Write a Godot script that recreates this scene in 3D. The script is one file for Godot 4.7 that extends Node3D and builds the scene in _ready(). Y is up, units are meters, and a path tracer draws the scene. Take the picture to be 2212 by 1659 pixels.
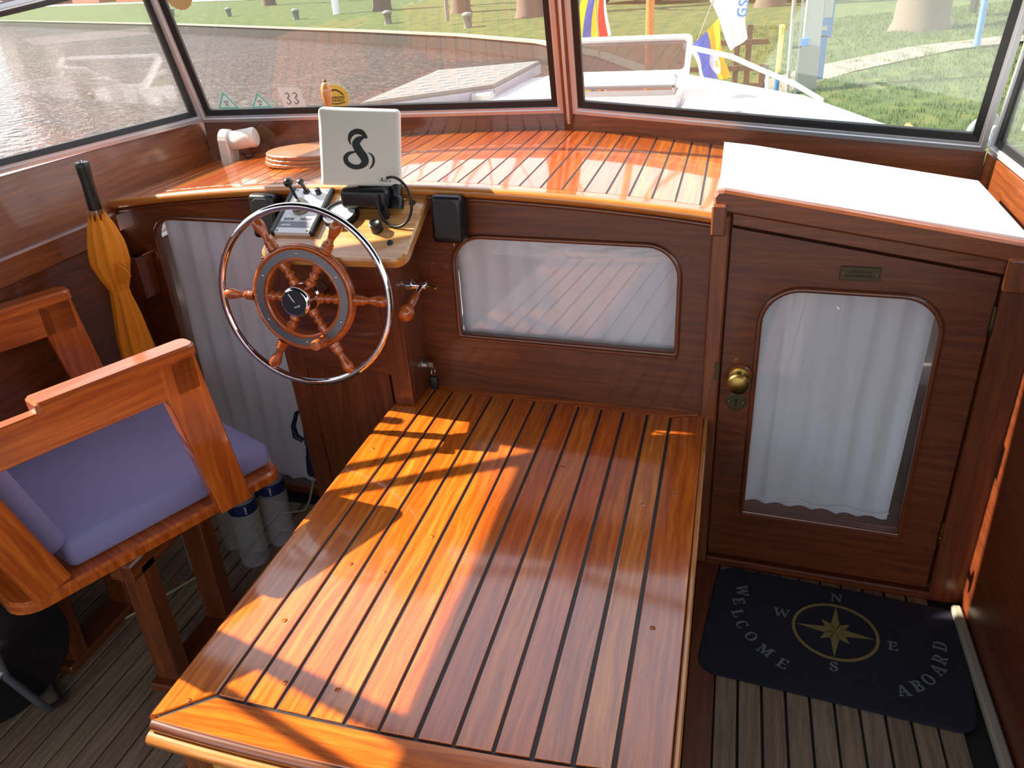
extends Node3D

# ---------------------------------------------------------------- helpers
var st: SurfaceTool
var X := Transform3D()          # frame in which the current shape is drawn
var G := Vector3(1, 0, 0)       # grain direction in that frame
var UO := Vector2.ZERO          # offset of the grain
var M := {}
var rng := RandomNumberGenerator.new()
var used := {}

func begin(x := Transform3D(), grain := Vector3(1, 0, 0)) -> void:
	st = SurfaceTool.new()
	st.begin(Mesh.PRIMITIVE_TRIANGLES)
	X = x
	G = grain
	UO = Vector2(rng.randf() * 3.0, rng.randf() * 3.0)

func uvp(p: Vector3, n: Vector3) -> Vector2:
	var g := G - n * n.dot(G)
	if g.length() < 0.3:
		g = Vector3(0, 1, 0) - n * n.y
		if g.length() < 0.3:
			g = Vector3(1, 0, 0) - n * n.x
	g = g.normalized()
	return Vector2(p.dot(g), p.dot(g.cross(n))) + UO

func v3(p: Vector3, uv: Vector2) -> void:
	st.set_uv(uv)
	st.add_vertex(X * p)

func tri(a: Vector3, b: Vector3, c: Vector3, out: Vector3, sg := -1) -> void:
	st.set_smooth_group(sg)
	var n := (b - a).cross(c - a)
	if n.length_squared() < 1e-16:
		return
	n = n.normalized()
	if n.dot(out) > 0.0:
		v3(a, uvp(a, n)); v3(c, uvp(c, n)); v3(b, uvp(b, n))
	else:
		v3(a, uvp(a, n)); v3(b, uvp(b, n)); v3(c, uvp(c, n))

func quad(a: Vector3, b: Vector3, c: Vector3, d: Vector3, out: Vector3, sg := -1) -> void:
	tri(a, b, c, out, sg)
	tri(a, c, d, out, sg)

func fin(called: String, mat: Material, root: Node3D, world := true) -> MeshInstance3D:
	st.generate_normals()
	var o := MeshInstance3D.new()
	o.mesh = st.commit()
	o.name = called
	o.material_override = null
	o.mesh.surface_set_material(0, mat)
	if world and root != self:
		var t := Transform3D()
		var q: Node = root
		while q != self and q != null:
			t = q.transform * t
			q = q.get_parent()
		o.transform = t.affine_inverse()
	root.add_child(o, true)
	return o

func numbered(called: String) -> String:
	if not used.has(called):
		used[called] = 0
		return called
	used[called] += 1
	return "%s_%03d" % [called, used[called]]

func thing(called: String, label: String, category: String, at := Vector3.ZERO, group := "", kind := "", basis_ := Basis()) -> Node3D:
	var o := Node3D.new()
	o.name = numbered(called)
	add_child(o)
	o.transform = Transform3D(basis_, at)
	tag(o, label, category, group, kind)
	return o

func tag(o: Node, label: String, category: String, group := "", kind := "") -> void:
	o.set_meta("label", label)
	o.set_meta("category", category)
	if group: o.set_meta("group", group)
	if kind: o.set_meta("kind", kind)

# a box with chamfered edges
func cbox(c: Vector3, s: Vector3, ch := 0.002) -> void:
	var h := s * 0.5
	var k := minf(ch, minf(h.x, minf(h.y, h.z)) * 0.9)
	var P := {}
	for sx in [-1, 1]:
		for sy in [-1, 1]:
			for sz in [-1, 1]:
				var sg := Vector3(sx, sy, sz)
				for ax in 3:
					var p := Vector3()
					for j in 3:
						p[j] = c[j] + sg[j] * (h[j] if j == ax else h[j] - k)
					P[[sx, sy, sz, ax]] = p
	for ax in 3:
		var b := (ax + 1) % 3
		var d := (ax + 2) % 3
		for s0 in [-1, 1]:
			var q := []
			for bd in [[-1, -1], [1, -1], [1, 1], [-1, 1]]:
				var key := [0, 0, 0, ax]
				key[ax] = s0; key[b] = bd[0]; key[d] = bd[1]
				q.append(P[key])
			var out := Vector3(); out[ax] = s0
			quad(q[0], q[1], q[2], q[3], out)
	if k <= 0.0: return
	for ax in 3:          # edges along ax
		var b := (ax + 1) % 3
		var d := (ax + 2) % 3
		for sb in [-1, 1]:
			for sd in [-1, 1]:
				var q := []
				for t in [[-1, b], [1, b], [1, d], [-1, d]]:
					var key := [0, 0, 0, t[1]]
					key[ax] = t[0]; key[b] = sb; key[d] = sd
					q.append(P[key])
				var out := Vector3(); out[b] = sb; out[d] = sd
				quad(q[0], q[1], q[2], q[3], out)
	for sx in [-1, 1]:
		for sy in [-1, 1]:
			for sz in [-1, 1]:
				tri(P[[sx, sy, sz, 0]], P[[sx, sy, sz, 1]], P[[sx, sy, sz, 2]], Vector3(sx, sy, sz))

# bar with a rectangular section from a to b
func bar(a: Vector3, b: Vector3, w: float, t: float, up := Vector3(0, 1, 0), ch := 0.002) -> void:
	var z := (b - a).normalized()
	var x := up.cross(z)
	if x.length() < 0.01: x = Vector3(1, 0, 0)
	x = x.normalized()
	var y := z.cross(x)
	var keep := X
	var kg := G
	X = X * Transform3D(Basis(x, y, z), (a + b) * 0.5)
	G = Vector3(0, 0, 1)
	cbox(Vector3.ZERO, Vector3(w, t, a.distance_to(b)), ch)
	X = keep
	G = kg

func flat_of(pts: Array, n: Vector3) -> PackedVector2Array:
	var a: Vector3 = (pts[1] - pts[0]).normalized()
	a = (a - n * a.dot(n)).normalized()
	var b := n.cross(a)
	var r := PackedVector2Array()
	for p in pts: r.append(Vector2(p.dot(a), p.dot(b)))
	return r

# planar polygon with thickness; the polygon itself is the chamfered top, ext leads to the bottom
func prism(pts: Array, ext: Vector3, ch := 0.0, bottom := true, sg := -1) -> void:
	var n := -ext.normalized()
	var k := pts.size()
	var cen := Vector3.ZERO
	for p in pts: cen += p
	cen /= k
	var area := Vector3.ZERO
	for i in k: area += (pts[i] - cen).cross(pts[(i + 1) % k] - cen)
	if area.dot(n) < 0.0:
		pts = pts.duplicate(); pts.reverse()
	var top := pts
	var ring := pts
	if ch > 0.0:
		top = []
		ring = []
		for i in k:
			var e0: Vector3 = (pts[i] - pts[(i + k - 1) % k]).normalized()
			var e1: Vector3 = (pts[(i + 1) % k] - pts[i]).normalized()
			var n0 := n.cross(e0)
			var n1 := n.cross(e1)
			var m := (n0 + n1).normalized()
			top.append(pts[i] + m * (ch / maxf(0.35, m.dot(n0))))
			ring.append(pts[i] - n * ch)
	var ix := Geometry2D.triangulate_polygon(flat_of(top, n))
	for i in range(0, ix.size(), 3):
		tri(top[ix[i]], top[ix[i + 1]], top[ix[i + 2]], n)
		if bottom:
			tri(pts[ix[i]] + ext, pts[ix[i + 1]] + ext, pts[ix[i + 2]] + ext, -n)
	for i in k:
		var j := (i + 1) % k
		var out: Vector3 = (pts[j] - pts[i]).cross(n)
		quad(ring[i], ring[j], pts[j] + ext, pts[i] + ext, out, sg)
		if ch > 0.0:
			quad(top[i], top[j], ring[j], ring[i], out.normalized() + n)

# ring between two polygons of the same number of points
func ring(outer: Array, inner: Array, ext: Vector3, back := false) -> void:
	var n := -ext.normalized()
	var k := outer.size()
	for i in k:
		var j := (i + 1) % k
		var o0: Vector3 = outer[i]; var o1: Vector3 = outer[j]; var i0: Vector3 = inner[i]; var i1: Vector3 = inner[j]
		quad(o0, o1, i1, i0, n)
		if back: quad(o0 + ext, o1 + ext, i1 + ext, i0 + ext, -n)
		var mid := (i0 + i1) * 0.5
		var out := (o0 + o1) * 0.5 - mid
		quad(o0, o1, o1 + ext, o0 + ext, out)
		quad(i0, i1, i1 + ext, i0 + ext, -out if out.length() > 1e-6 else Vector3.UP)

func hit(c: Vector2, ang: float, poly: PackedVector2Array) -> Vector2:
	var d := Vector2(cos(ang), sin(ang))
	var best := 1e9
	for i in poly.size():
		var a := poly[i] - c
		var e := poly[(i + 1) % poly.size()] - poly[i]
		var den := d.cross(e)
		if absf(den) < 1e-12: continue
		var t := a.cross(e) / den
		var u := a.cross(d) / den
		if t > 0.0 and u > -1e-6 and u < 1.000001: best = minf(best, t)
	return c + d * best

# panel with a hole: both shapes seen from the hole's middle
func holed(outer: PackedVector2Array, inner: PackedVector2Array, z0: float, z1: float, back := false) -> void:
	var c := Vector2.ZERO
	for p in inner: c += p
	c /= inner.size()
	var angs := []
	for p in inner: angs.append((p - c).angle())
	for p in outer: angs.append((p - c).angle())
	angs.sort()
	var o := []
	var q := []
	var last := -99.0
	for a in angs:
		if a - last < 1e-5: continue
		last = a
		var po := hit(c, a, outer)
		var pi := hit(c, a, inner)
		o.append(Vector3(po.x, po.y, z0)); q.append(Vector3(pi.x, pi.y, z0))
	ring(o, q, Vector3(0, 0, z1 - z0), back)

# rectangle with rounded corners, radii for bl, br, tr, tl
func rrect(x0: float, y0: float, x1: float, y1: float, r: Array, n := 6) -> PackedVector2Array:
	var p := PackedVector2Array()
	var cs := [[x0, y0, 1, 1, PI], [x1, y0, -1, 1, 1.5 * PI], [x1, y1, -1, -1, 0.0], [x0, y1, 1, -1, 0.5 * PI]]
	for i in 4:
		var c = cs[i]
		var rr: float = r[i]
		if rr <= 0.0:
			p.append(Vector2(c[0], c[1]))
			continue
		var m := Vector2(c[0] + c[2] * rr, c[1] + c[3] * rr)
		for k in n + 1:
			var a: float = c[4] + 0.5 * PI * k / n
			p.append(m + rr * Vector2(cos(a), sin(a)))
	return p

func up3(p: PackedVector2Array, z := 0.0) -> Array:
	var r := []
	for q in p: r.append(Vector3(q.x, q.y, z))
	return r

# flat on the ground: polygon of x, z
func gnd(p: PackedVector2Array, y: float) -> Array:
	var r := []
	for q in p: r.append(Vector3(q.x, y, q.y))
	return r

func tube(pts: Array, rad, sides := 8, closed := false, flat := 1.0) -> void:
	var k := pts.size()
	var rings := []
	var prev := Vector3.ZERO
	var len_ := 0.0
	var us := []
	for i in k:
		var d: Vector3
		if closed: d = pts[(i + 1) % k] - pts[(i + k - 1) % k]
		elif i == 0: d = pts[1] - pts[0]
		elif i == k - 1: d = pts[k - 1] - pts[k - 2]
		else: d = (pts[i + 1] - pts[i]).normalized() + (pts[i] - pts[i - 1]).normalized()
		d = d.normalized()
		var a: Vector3
		if i == 0:
			a = Vector3(0, 1, 0) if absf(d.y) < 0.9 else Vector3(1, 0, 0)
		else:
			a = prev
		a = (a - d * a.dot(d)).normalized()
		prev = a
		var b := d.cross(a)
		var r: float = rad[i] if rad is Array else rad
		var ringp := []
		for s in sides:
			var t := TAU * s / sides
			ringp.append(pts[i] + (a * cos(t) * flat + b * sin(t)) * r)
		rings.append(ringp)
		if i > 0: len_ += pts[i].distance_to(pts[i - 1])
		us.append(len_)
	var segs := k if closed else k - 1
	for i in segs:
		var i2 := (i + 1) % k
		for s in sides:
			var s2 := (s + 1) % sides
			var c: Vector3 = (pts[i] + pts[i2]) * 0.5
			tubequad(rings[i][s], rings[i][s2], rings[i2][s2], rings[i2][s], (rings[i][s] + rings[i2][s2]) * 0.5 - c, us[i], us[i2] if i2 > 0 else us[i] + pts[i].distance_to(pts[0]), s * 0.012)
	if not closed:
		for e in [0, k - 1]:
			var out: Vector3 = (pts[0] - pts[1]) if e == 0 else (pts[k - 1] - pts[k - 2])
			for s in sides:
				tri(pts[e], rings[e][s], rings[e][(s + 1) % sides], out)

func tubequad(a: Vector3, b: Vector3, c: Vector3, d: Vector3, out: Vector3, u0: float, u1: float, w: float) -> void:
	st.set_smooth_group(1)
	var n := (b - a).cross(c - a)
	if n.length_squared() < 1e-18: n = (c - a).cross(d - a)
	var ua := UO + Vector2(u0, w)
	var ub := UO + Vector2(u0, w + 0.012)
	var uc := UO + Vector2(u1, w + 0.012)
	var ud := UO + Vector2(u1, w)
	if n.dot(out) > 0.0:
		v3(a, ua); v3(c, uc); v3(b, ub); v3(a, ua); v3(d, ud); v3(c, uc)
	else:
		v3(a, ua); v3(b, ub); v3(c, uc); v3(a, ua); v3(c, uc); v3(d, ud)

# turned shape round the y axis of frame f; profile of (radius, height); creases where the third entry is 1
func lathe(f: Transform3D, prof: Array, sides := 20) -> void:
	var keep := X
	X = X * f
	var sg := 2
	for i in prof.size() - 1:
		var p = prof[i]
		var q = prof[i + 1]
		if p.size() > 2: sg += 1
		for s in sides:
			var a0 := TAU * s / sides
			var a1 := TAU * (s + 1) / sides
			var A := Vector3(p[0] * cos(a0), p[1], p[0] * sin(a0))
			var B := Vector3(p[0] * cos(a1), p[1], p[0] * sin(a1))
			var C := Vector3(q[0] * cos(a1), q[1], q[0] * sin(a1))
			var D := Vector3(q[0] * cos(a0), q[1], q[0] * sin(a0))
			var dr: float = q[0] - p[0]
			var dy: float = q[1] - p[1]
			var am := (a0 + a1) * 0.5
			var out := Vector3(cos(am) * dy, -dr, sin(am) * dy)
			if out.length() < 1e-9: continue
			quad(A, B, C, D, out, sg)
	X = keep

func ax(o: Vector3, y: Vector3) -> Transform3D:      # frame with its y axis along y
	y = y.normalized()
	var x := Vector3(0, 0, 1).cross(y) if absf(y.z) < 0.9 else Vector3(0, 1, 0).cross(y)
	x = x.normalized()
	return Transform3D(Basis(x, y, x.cross(y)), o)

func sheet(nu: int, nv: int, f: Callable, sg := 1) -> void:
	for i in nu:
		for j in nv:
			var a: Vector3 = f.call(float(i) / nu, float(j) / nv)
			var b: Vector3 = f.call(float(i + 1) / nu, float(j) / nv)
			var c: Vector3 = f.call(float(i + 1) / nu, float(j + 1) / nv)
			var d: Vector3 = f.call(float(i) / nu, float(j + 1) / nv)
			var n := (b - a).cross(d - a)
			quad(a, b, c, d, n, sg)

func rbox(c: Vector3, s: Vector3, r: float, seg := 4) -> void:   # softly rounded box (cushions, covers)
	var n := seg * 2 + 2
	var h := s * 0.5
	var core := Vector3(h.x - r, h.y - r, h.z - r)
	for ax_ in 3:
		var b := (ax_ + 1) % 3
		var d := (ax_ + 2) % 3
		for s0 in [-1.0, 1.0]:
			var g := []
			for i in n:
				var row := []
				for j in n:
					var q := Vector3()
					var tb := sstep(i, seg)
					var td := sstep(j, seg)
					q[ax_] = s0
					q[b] = tb[1]; q[d] = td[1]
					q = q.normalized()
					var p := Vector3()
					p[ax_] = core[ax_] * s0; p[b] = core[b] * tb[0]; p[d] = core[d] * td[0]
					row.append(c + p + q * r)
				g.append(row)
			var out := Vector3(); out[ax_] = s0
			for i in n - 1:
				for j in n - 1:
					quad(g[i][j], g[i + 1][j], g[i + 1][j + 1], g[i][j + 1], out, 1)

func sstep(i: int, seg: int) -> Array:
	if i <= seg: return [-1.0, -1.0 + float(i) / seg]
	return [1.0, float(i - seg - 1) / seg]

func lettering(txt: String, size: float, mat: Material, xf: Transform3D, root: Node3D, called := "lettering", serif := false, depth := 0.0012) -> MeshInstance3D:
	var t := TextMesh.new()
	var f := SystemFont.new()
	f.font_names = PackedStringArray(["Droid Serif" if serif else "Droid Sans"])
	f.font_weight = 700
	t.font = f
	t.text = txt
	t.font_size = 32
	t.pixel_size = size / 24.0
	t.depth = depth
	t.curve_step = 2.0
	var o := MeshInstance3D.new()
	o.mesh = t
	o.material_override = mat
	o.name = called
	var w := Transform3D()
	var q: Node = root
	while q != self and q != null:
		w = q.transform * w
		q = q.get_parent()
	o.transform = w.affine_inverse() * xf
	root.add_child(o, true)
	return o

# ribbon of changing width in the plane of X (x, y), raised by t
func ribbon(p: Array, t: float, sub := 6) -> void:
	var pts := []
	var ws := []
	for i in p.size() - 1:
		for k in sub:
			var u := float(k) / sub
			var a0 = p[maxi(i - 1, 0)]; var a1 = p[i]; var a2 = p[i + 1]; var a3 = p[mini(i + 2, p.size() - 1)]
			pts.append(Vector2(cub(a0[0], a1[0], a2[0], a3[0], u), cub(a0[1], a1[1], a2[1], a3[1], u)))
			ws.append(lerpf(a1[2], a2[2], u))
	pts.append(Vector2(p[-1][0], p[-1][1])); ws.append(p[-1][2])
	var L := []
	var R := []
	for i in pts.size():
		var d: Vector2 = (pts[mini(i + 1, pts.size() - 1)] - pts[maxi(i - 1, 0)]).normalized()
		var n: Vector2 = Vector2(-d.y, d.x) * ws[i] * 0.5
		L.append(pts[i] + n); R.append(pts[i] - n)
	for i in pts.size() - 1:
		quad(Vector3(L[i].x, L[i].y, t), Vector3(R[i].x, R[i].y, t), Vector3(R[i + 1].x, R[i + 1].y, t), Vector3(L[i + 1].x, L[i + 1].y, t), Vector3(0, 0, 1))
		for S in [L, R]:
			quad(Vector3(S[i].x, S[i].y, t), Vector3(S[i + 1].x, S[i + 1].y, t), Vector3(S[i + 1].x, S[i + 1].y, 0), Vector3(S[i].x, S[i].y, 0), Vector3(S[i].x - pts[i].x, S[i].y - pts[i].y, 0))

func cub(a: float, b: float, c: float, d: float, u: float) -> float:
	return 0.5 * (2.0 * b + (c - a) * u + (2.0 * a - 5.0 * b + 4.0 * c - d) * u * u + (3.0 * b - a - 3.0 * c + d) * u * u * u)

# ---------------------------------------------------------------- materials
func rgb(r: float, g: float, b: float) -> Color:
	return Color(r / 255.0, g / 255.0, b / 255.0)

func wood_tex(seed_: int, dark: Color, light: Color, streaks: float, fibre: float) -> ImageTexture:
	var w := 512
	var h := 256
	var im := Image.create(w, h, false, Image.FORMAT_RGB8)
	var a := FastNoiseLite.new()
	a.seed = seed_; a.frequency = 1.0; a.fractal_octaves = 3
	var b := FastNoiseLite.new()
	b.seed = seed_ + 7; b.frequency = 1.0; b.fractal_octaves = 2
	for y in h:
		var fy := smoothstep(0.86, 1.0, float(y) / h)
		for x in w:
			var fx := smoothstep(0.86, 1.0, float(x) / w)
			var t := 0.0
			for k in 4:
				var wx := (fx if k % 2 else 1.0 - fx)
				var wy := (fy if k > 1 else 1.0 - fy)
				if wx * wy < 0.001: continue
				var px := x - (w if k % 2 else 0)
				var py := y - (h if k > 1 else 0)
				var bend := a.get_noise_2d(px * 0.006, py * 0.012) * 9.0
				t += wx * wy * (streaks * a.get_noise_2d(px * 0.006, (py + bend) * 0.075) + fibre * b.get_noise_2d(px * 0.035, (py + bend) * 0.55))
			im.set_pixel(x, y, dark.lerp(light, clampf(0.5 + t, 0.0, 1.0)))
	return ImageTexture.create_from_image(im)

func mat(called: String, c: Color, rough := 0.5, metal := 0.0) -> StandardMaterial3D:
	var m := StandardMaterial3D.new()
	m.resource_name = called
	m.albedo_color = c
	m.roughness = rough
	m.metallic = metal
	M[called] = m
	return m

func wood(called: String, tex: Texture2D, tint: Color, rough := 0.4, coat := 1.0, coat_rough := 0.06, scale := Vector2(1.3, 0.34)) -> StandardMaterial3D:
	var m := mat(called, tint, rough)
	m.albedo_texture = tex
	m.uv1_scale = Vector3(1.0 / scale.x, 1.0 / scale.y, 1)
	if coat > 0.0:
		m.clearcoat_enabled = true
		m.clearcoat = coat
		m.clearcoat_roughness = coat_rough
	return m

func noise_tex(freq: float, size := 512, ramp := [], normal := false, bump := 4.0, seed_ := 1, oct := 4) -> NoiseTexture2D:
	var n := FastNoiseLite.new()
	n.seed = seed_; n.frequency = freq; n.fractal_octaves = oct
	var t := NoiseTexture2D.new()
	t.width = size; t.height = size; t.seamless = true; t.noise = n
	t.as_normal_map = normal; t.bump_strength = bump
	if ramp.size():
		var g := Gradient.new()
		var offs := PackedFloat32Array()
		var cols := PackedColorArray()
		for r in ramp:
			offs.append(r[0]); cols.append(r[1])
		g.offsets = offs; g.colors = cols
		t.color_ramp = g
	return t

func glass(called: String, c: Color, a: float) -> StandardMaterial3D:
	var m := mat(called, Color(c.r, c.g, c.b, a), 0.0)
	m.transparency = BaseMaterial3D.TRANSPARENCY_ALPHA
	return m

func materials() -> void:
	var teak := wood_tex(11, rgb(168, 80, 18), rgb(224, 130, 42), 0.75, 0.3)
	var maho := wood_tex(23, rgb(82, 34, 10), rgb(122, 60, 20), 0.6, 0.3)
	var pale := wood_tex(37, rgb(176, 112, 52), rgb(222, 164, 94), 0.6, 0.4)
	var grey := wood_tex(51, rgb(104, 90, 76), rgb(146, 128, 108), 0.6, 0.5)
	for k in 5:
		var t: Color = [Color(1, 1, 1), Color(1.0, 0.92, 0.86), Color(0.93, 0.84, 0.76), Color(1.0, 0.97, 0.84), Color(0.97, 0.82, 0.72)][k]
		wood("bench_teak_%d" % k, teak, t, 0.2, 1.0, 0.07).metallic_specular = 0.55
		wood("dash_teak_%d" % k, teak, Color(t.r * 0.98, t.g * 0.98, t.b * 1.05), 0.3, 1.0, 0.04)
		wood("floor_teak_%d" % k, grey, Color(t.r, t.r * 0.98, t.r * 0.96).lerp(t, 0.3), 0.75, 0.0)
	wood("mahogany", maho, Color(1, 1, 1), 0.45, 0.6, 0.12)
	wood("mahogany_side", maho, Color(1.0, 0.95, 0.9), 0.5, 0.5, 0.2)
	wood("mahogany_warm", maho, Color(1.0, 1.0, 0.95), 0.4, 1.0, 0.1)
	M.mahogany_warm.albedo_color = Color(1, 1, 1)
	wood("rail_wood", wood_tex(61, rgb(98, 46, 17), rgb(142, 76, 32), 0.6, 0.35), Color(1, 1, 1), 0.45, 0.6, 0.14)
	wood("pale_teak", pale, Color(1, 1, 1), 0.35, 1.0, 0.06)
	wood("lip_wood", pale, Color(0.95, 0.85, 0.7), 0.35, 1.0, 0.08)
	wood("chair_wood", teak, Color(0.88, 0.78, 0.72), 0.4, 1.0, 0.12)
	wood("wheel_wood", teak, Color(0.9, 0.8, 0.75), 0.4, 1.0, 0.06)
	wood("board_wood", pale, Color(0.82, 0.72, 0.62), 0.5, 0.6, 0.2)
	wood("mast_wood", pale, Color(1.0, 0.88, 0.7), 0.5, 0.4, 0.2)
	mat("worn_wood", rgb(150, 140, 122), 0.85)
	mat("caulk", rgb(40, 40, 44), 0.45)
	mat("caulk_floor", rgb(22, 21, 22), 0.8)
	mat("alu", rgb(200, 200, 204), 0.35, 0.55)
	mat("chrome", rgb(226, 226, 230), 0.05, 1.0)
	mat("steel_grey", rgb(120, 122, 130), 0.42, 0.8)
	mat("brass", rgb(150, 124, 66), 0.34, 1.0)
	mat("dark_brass", rgb(92, 84, 62), 0.5, 0.9)
	mat("pewter", rgb(140, 136, 124), 0.4, 0.9)
	mat("gelcoat", rgb(238, 240, 242), 0.35)
	M.gelcoat.clearcoat_enabled = true
	M.gelcoat.clearcoat_roughness = 0.1
	mat("white_paint", rgb(232, 233, 235), 0.4)
	mat("cover_cloth", rgb(222, 221, 214), 0.75)
	mat("motor_white", rgb(216, 208, 198), 0.45)
	mat("rubber", rgb(17, 17, 20), 0.5)
	mat("black_plastic", rgb(20, 20, 22), 0.35)
	mat("speaker_grille", rgb(46, 45, 48), 0.7)
	mat("ink", rgb(24, 26, 34), 0.6)
	mat("grey_ink", rgb(120, 120, 128), 0.6)
	mat("label_white", rgb(236, 236, 240), 0.5)
	mat("panel_grey", rgb(128, 130, 142), 0.5)
	glass("pane", rgb(225, 232, 225), 0.05)
	glass("pane_hazy", rgb(215, 228, 205), 0.09)
	glass("cabin_pane", rgb(230, 235, 240), 0.03)
	glass("smoked", rgb(58, 36, 28), 0.6)
	glass("bottle_plastic", rgb(205, 212, 218), 0.22)
	glass("wrap", rgb(190, 190, 186), 0.26)
	glass("teal_film", rgb(70, 190, 170), 0.75)
	glass("clear_film", rgb(215, 225, 225), 0.45)
	glass("yellow_film", rgb(212, 200, 96), 0.88)
	mat("tan_film", rgb(190, 160, 110), 0.6)
	var c := mat("curtain", rgb(226, 227, 236), 0.9)
	c.backlight_enabled = true
	c.backlight = rgb(150, 150, 160)
	var weave := noise_tex(0.22, 256, [], true, 2.0, 5, 2)
	c.normal_enabled = true; c.normal_texture = weave; c.normal_scale = 0.25; c.uv1_scale = Vector3(4, 4, 1)
	var cu := mat("cushion", rgb(126, 120, 160), 0.95)
	cu.rim_enabled = true; cu.rim = 0.4
	cu.normal_enabled = true; cu.normal_texture = weave; cu.normal_scale = 0.4
	cu.uv1_triplanar = true; cu.uv1_scale = Vector3(7, 7, 7)
	var um := mat("umbrella_cloth", rgb(224, 134, 14), 0.8)
	um.backlight_enabled = true; um.backlight = rgb(90, 50, 5)
	var ma := mat("doormat", Color(1, 1, 1), 1.0)
	ma.albedo_texture = noise_tex(0.35, 256, [[0.0, rgb(14, 16, 26)], [0.55, rgb(27, 30, 46)], [1.0, rgb(52, 56, 76)]], false, 1, 9, 3)
	ma.uv1_triplanar = true; ma.uv1_scale = Vector3(5, 5, 5)
	ma.normal_enabled = true; ma.normal_texture = noise_tex(0.4, 256, [], true, 6.0, 12, 2)
	mat("mat_print", rgb(104, 110, 110), 0.95)
	mat("mat_gold", rgb(126, 112, 62), 0.95)
	for f in [["flag_yellow", rgb(248, 214, 30)], ["flag_blue", rgb(54, 96, 190)], ["flag_red", rgb(234, 46, 30)], ["flag_orange", rgb(250, 180, 24)], ["flag_white", rgb(236, 238, 240)], ["flag_print", rgb(70, 150, 210)]]:
		var fm := mat(f[0], f[1], 0.85)
		fm.backlight_enabled = true
		fm.backlight = Color(f[1].r * 0.5, f[1].g * 0.5, f[1].b * 0.5)
	mat("sign_blue", rgb(60, 120, 178), 0.5)
	mat("box_blue", rgb(40, 140, 225), 0.5)
	mat("sign_grey", rgb(176, 176, 170), 0.6)
	mat("pole_yellow", rgb(232, 218, 120), 0.5)
	mat("pole_blue", rgb(96, 146, 204), 0.5)
	mat("pipe_grey", rgb(176, 178, 172), 0.45, 0.3)
	mat("pillar_grey", rgb(132, 136, 128), 0.7)
	mat("post_wood", rgb(88, 74, 62), 0.85)
	mat("tool_blue", rgb(16, 70, 116), 0.45)
	mat("tool_navy", rgb(20, 26, 58), 0.5)
	mat("label_navy", rgb(24, 34, 86), 0.4)
	mat("cord_grey", rgb(150, 146, 120), 0.6)
	mat("canvas", rgb(36, 38, 48), 0.9)
	mat("grey_metal", rgb(150, 152, 158), 0.5, 0.4)
	mat("plank_grey", rgb(112, 112, 106), 0.6)
	mat("pile_edge", rgb(150, 148, 130), 0.8)
	mat("pile_steel", rgb(46, 44, 40), 0.8)
	mat("road", rgb(172, 164, 156), 0.9)
	mat("path", rgb(128, 118, 106), 0.95)
	mat("bark", rgb(110, 98, 86), 0.95)
	mat("brick", rgb(150, 84, 62), 0.9)
	mat("roof_tile", rgb(104, 62, 50), 0.85)
	mat("car_grey", rgb(150, 158, 170), 0.3, 0.4)
	mat("car_white", rgb(226, 228, 230), 0.3)
	mat("tyre", rgb(24, 24, 26), 0.8)
	mat("daisy", rgb(240, 240, 236), 0.8)
	mat("dandelion", rgb(236, 200, 50), 0.8)
	var gr := mat("grass", Color(1, 1, 1), 1.0)
	gr.albedo_texture = noise_tex(0.02, 512, [[0.0, rgb(38, 56, 14)], [0.4, rgb(58, 78, 20)], [0.65, rgb(72, 86, 26)], [1.0, rgb(96, 94, 44)]], false, 1, 3, 6)
	gr.uv1_world_triplanar = true; gr.uv1_triplanar = true
	gr.uv1_scale = Vector3(0.16, 0.16, 0.16)
	var gb := mat("grass_blade", rgb(60, 84, 22), 0.9)
	gb.backlight_enabled = true; gb.backlight = rgb(45, 60, 15)
	mat("hedge", rgb(78, 92, 60), 0.95)
	var wa := mat("water", rgb(66, 50, 38), 0.06)
	wa.metallic_specular = 0.5
	wa.normal_enabled = true
	wa.normal_texture = noise_tex(0.018, 1024, [], true, 22.0, 21, 5)
	wa.normal_scale = 1.0
	wa.uv1_scale = Vector3(1, 1, 1)

# ---------------------------------------------------------------- geometry of the boat
const BT := 0.0734
var BH := Transform3D(Basis(Vector3(cos(BT), 0, sin(BT)), Vector3.UP, Vector3(-sin(BT), 0, cos(BT))), Vector3(0, 0, -1.935))
func camber(x: float) -> float: return 1.105 - 0.07 * (x + 0.82) * (x + 0.82)
func bulk_z(x: float) -> float: return -1.935 + 0.0735 * x
func coam_z(x: float) -> float:
	if x < -0.548: return lerpf(-2.62, -2.80, (x + 1.86) / 1.312)
	return lerpf(-2.80, -2.57, (x + 0.548) / 1.248)
func sill_y(x: float) -> float:
	if x < -0.548: return lerpf(1.169, 1.155, (x + 1.86) / 1.312)
	return lerpf(1.155, 1.07, (x + 0.548) / 1.248)

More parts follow.
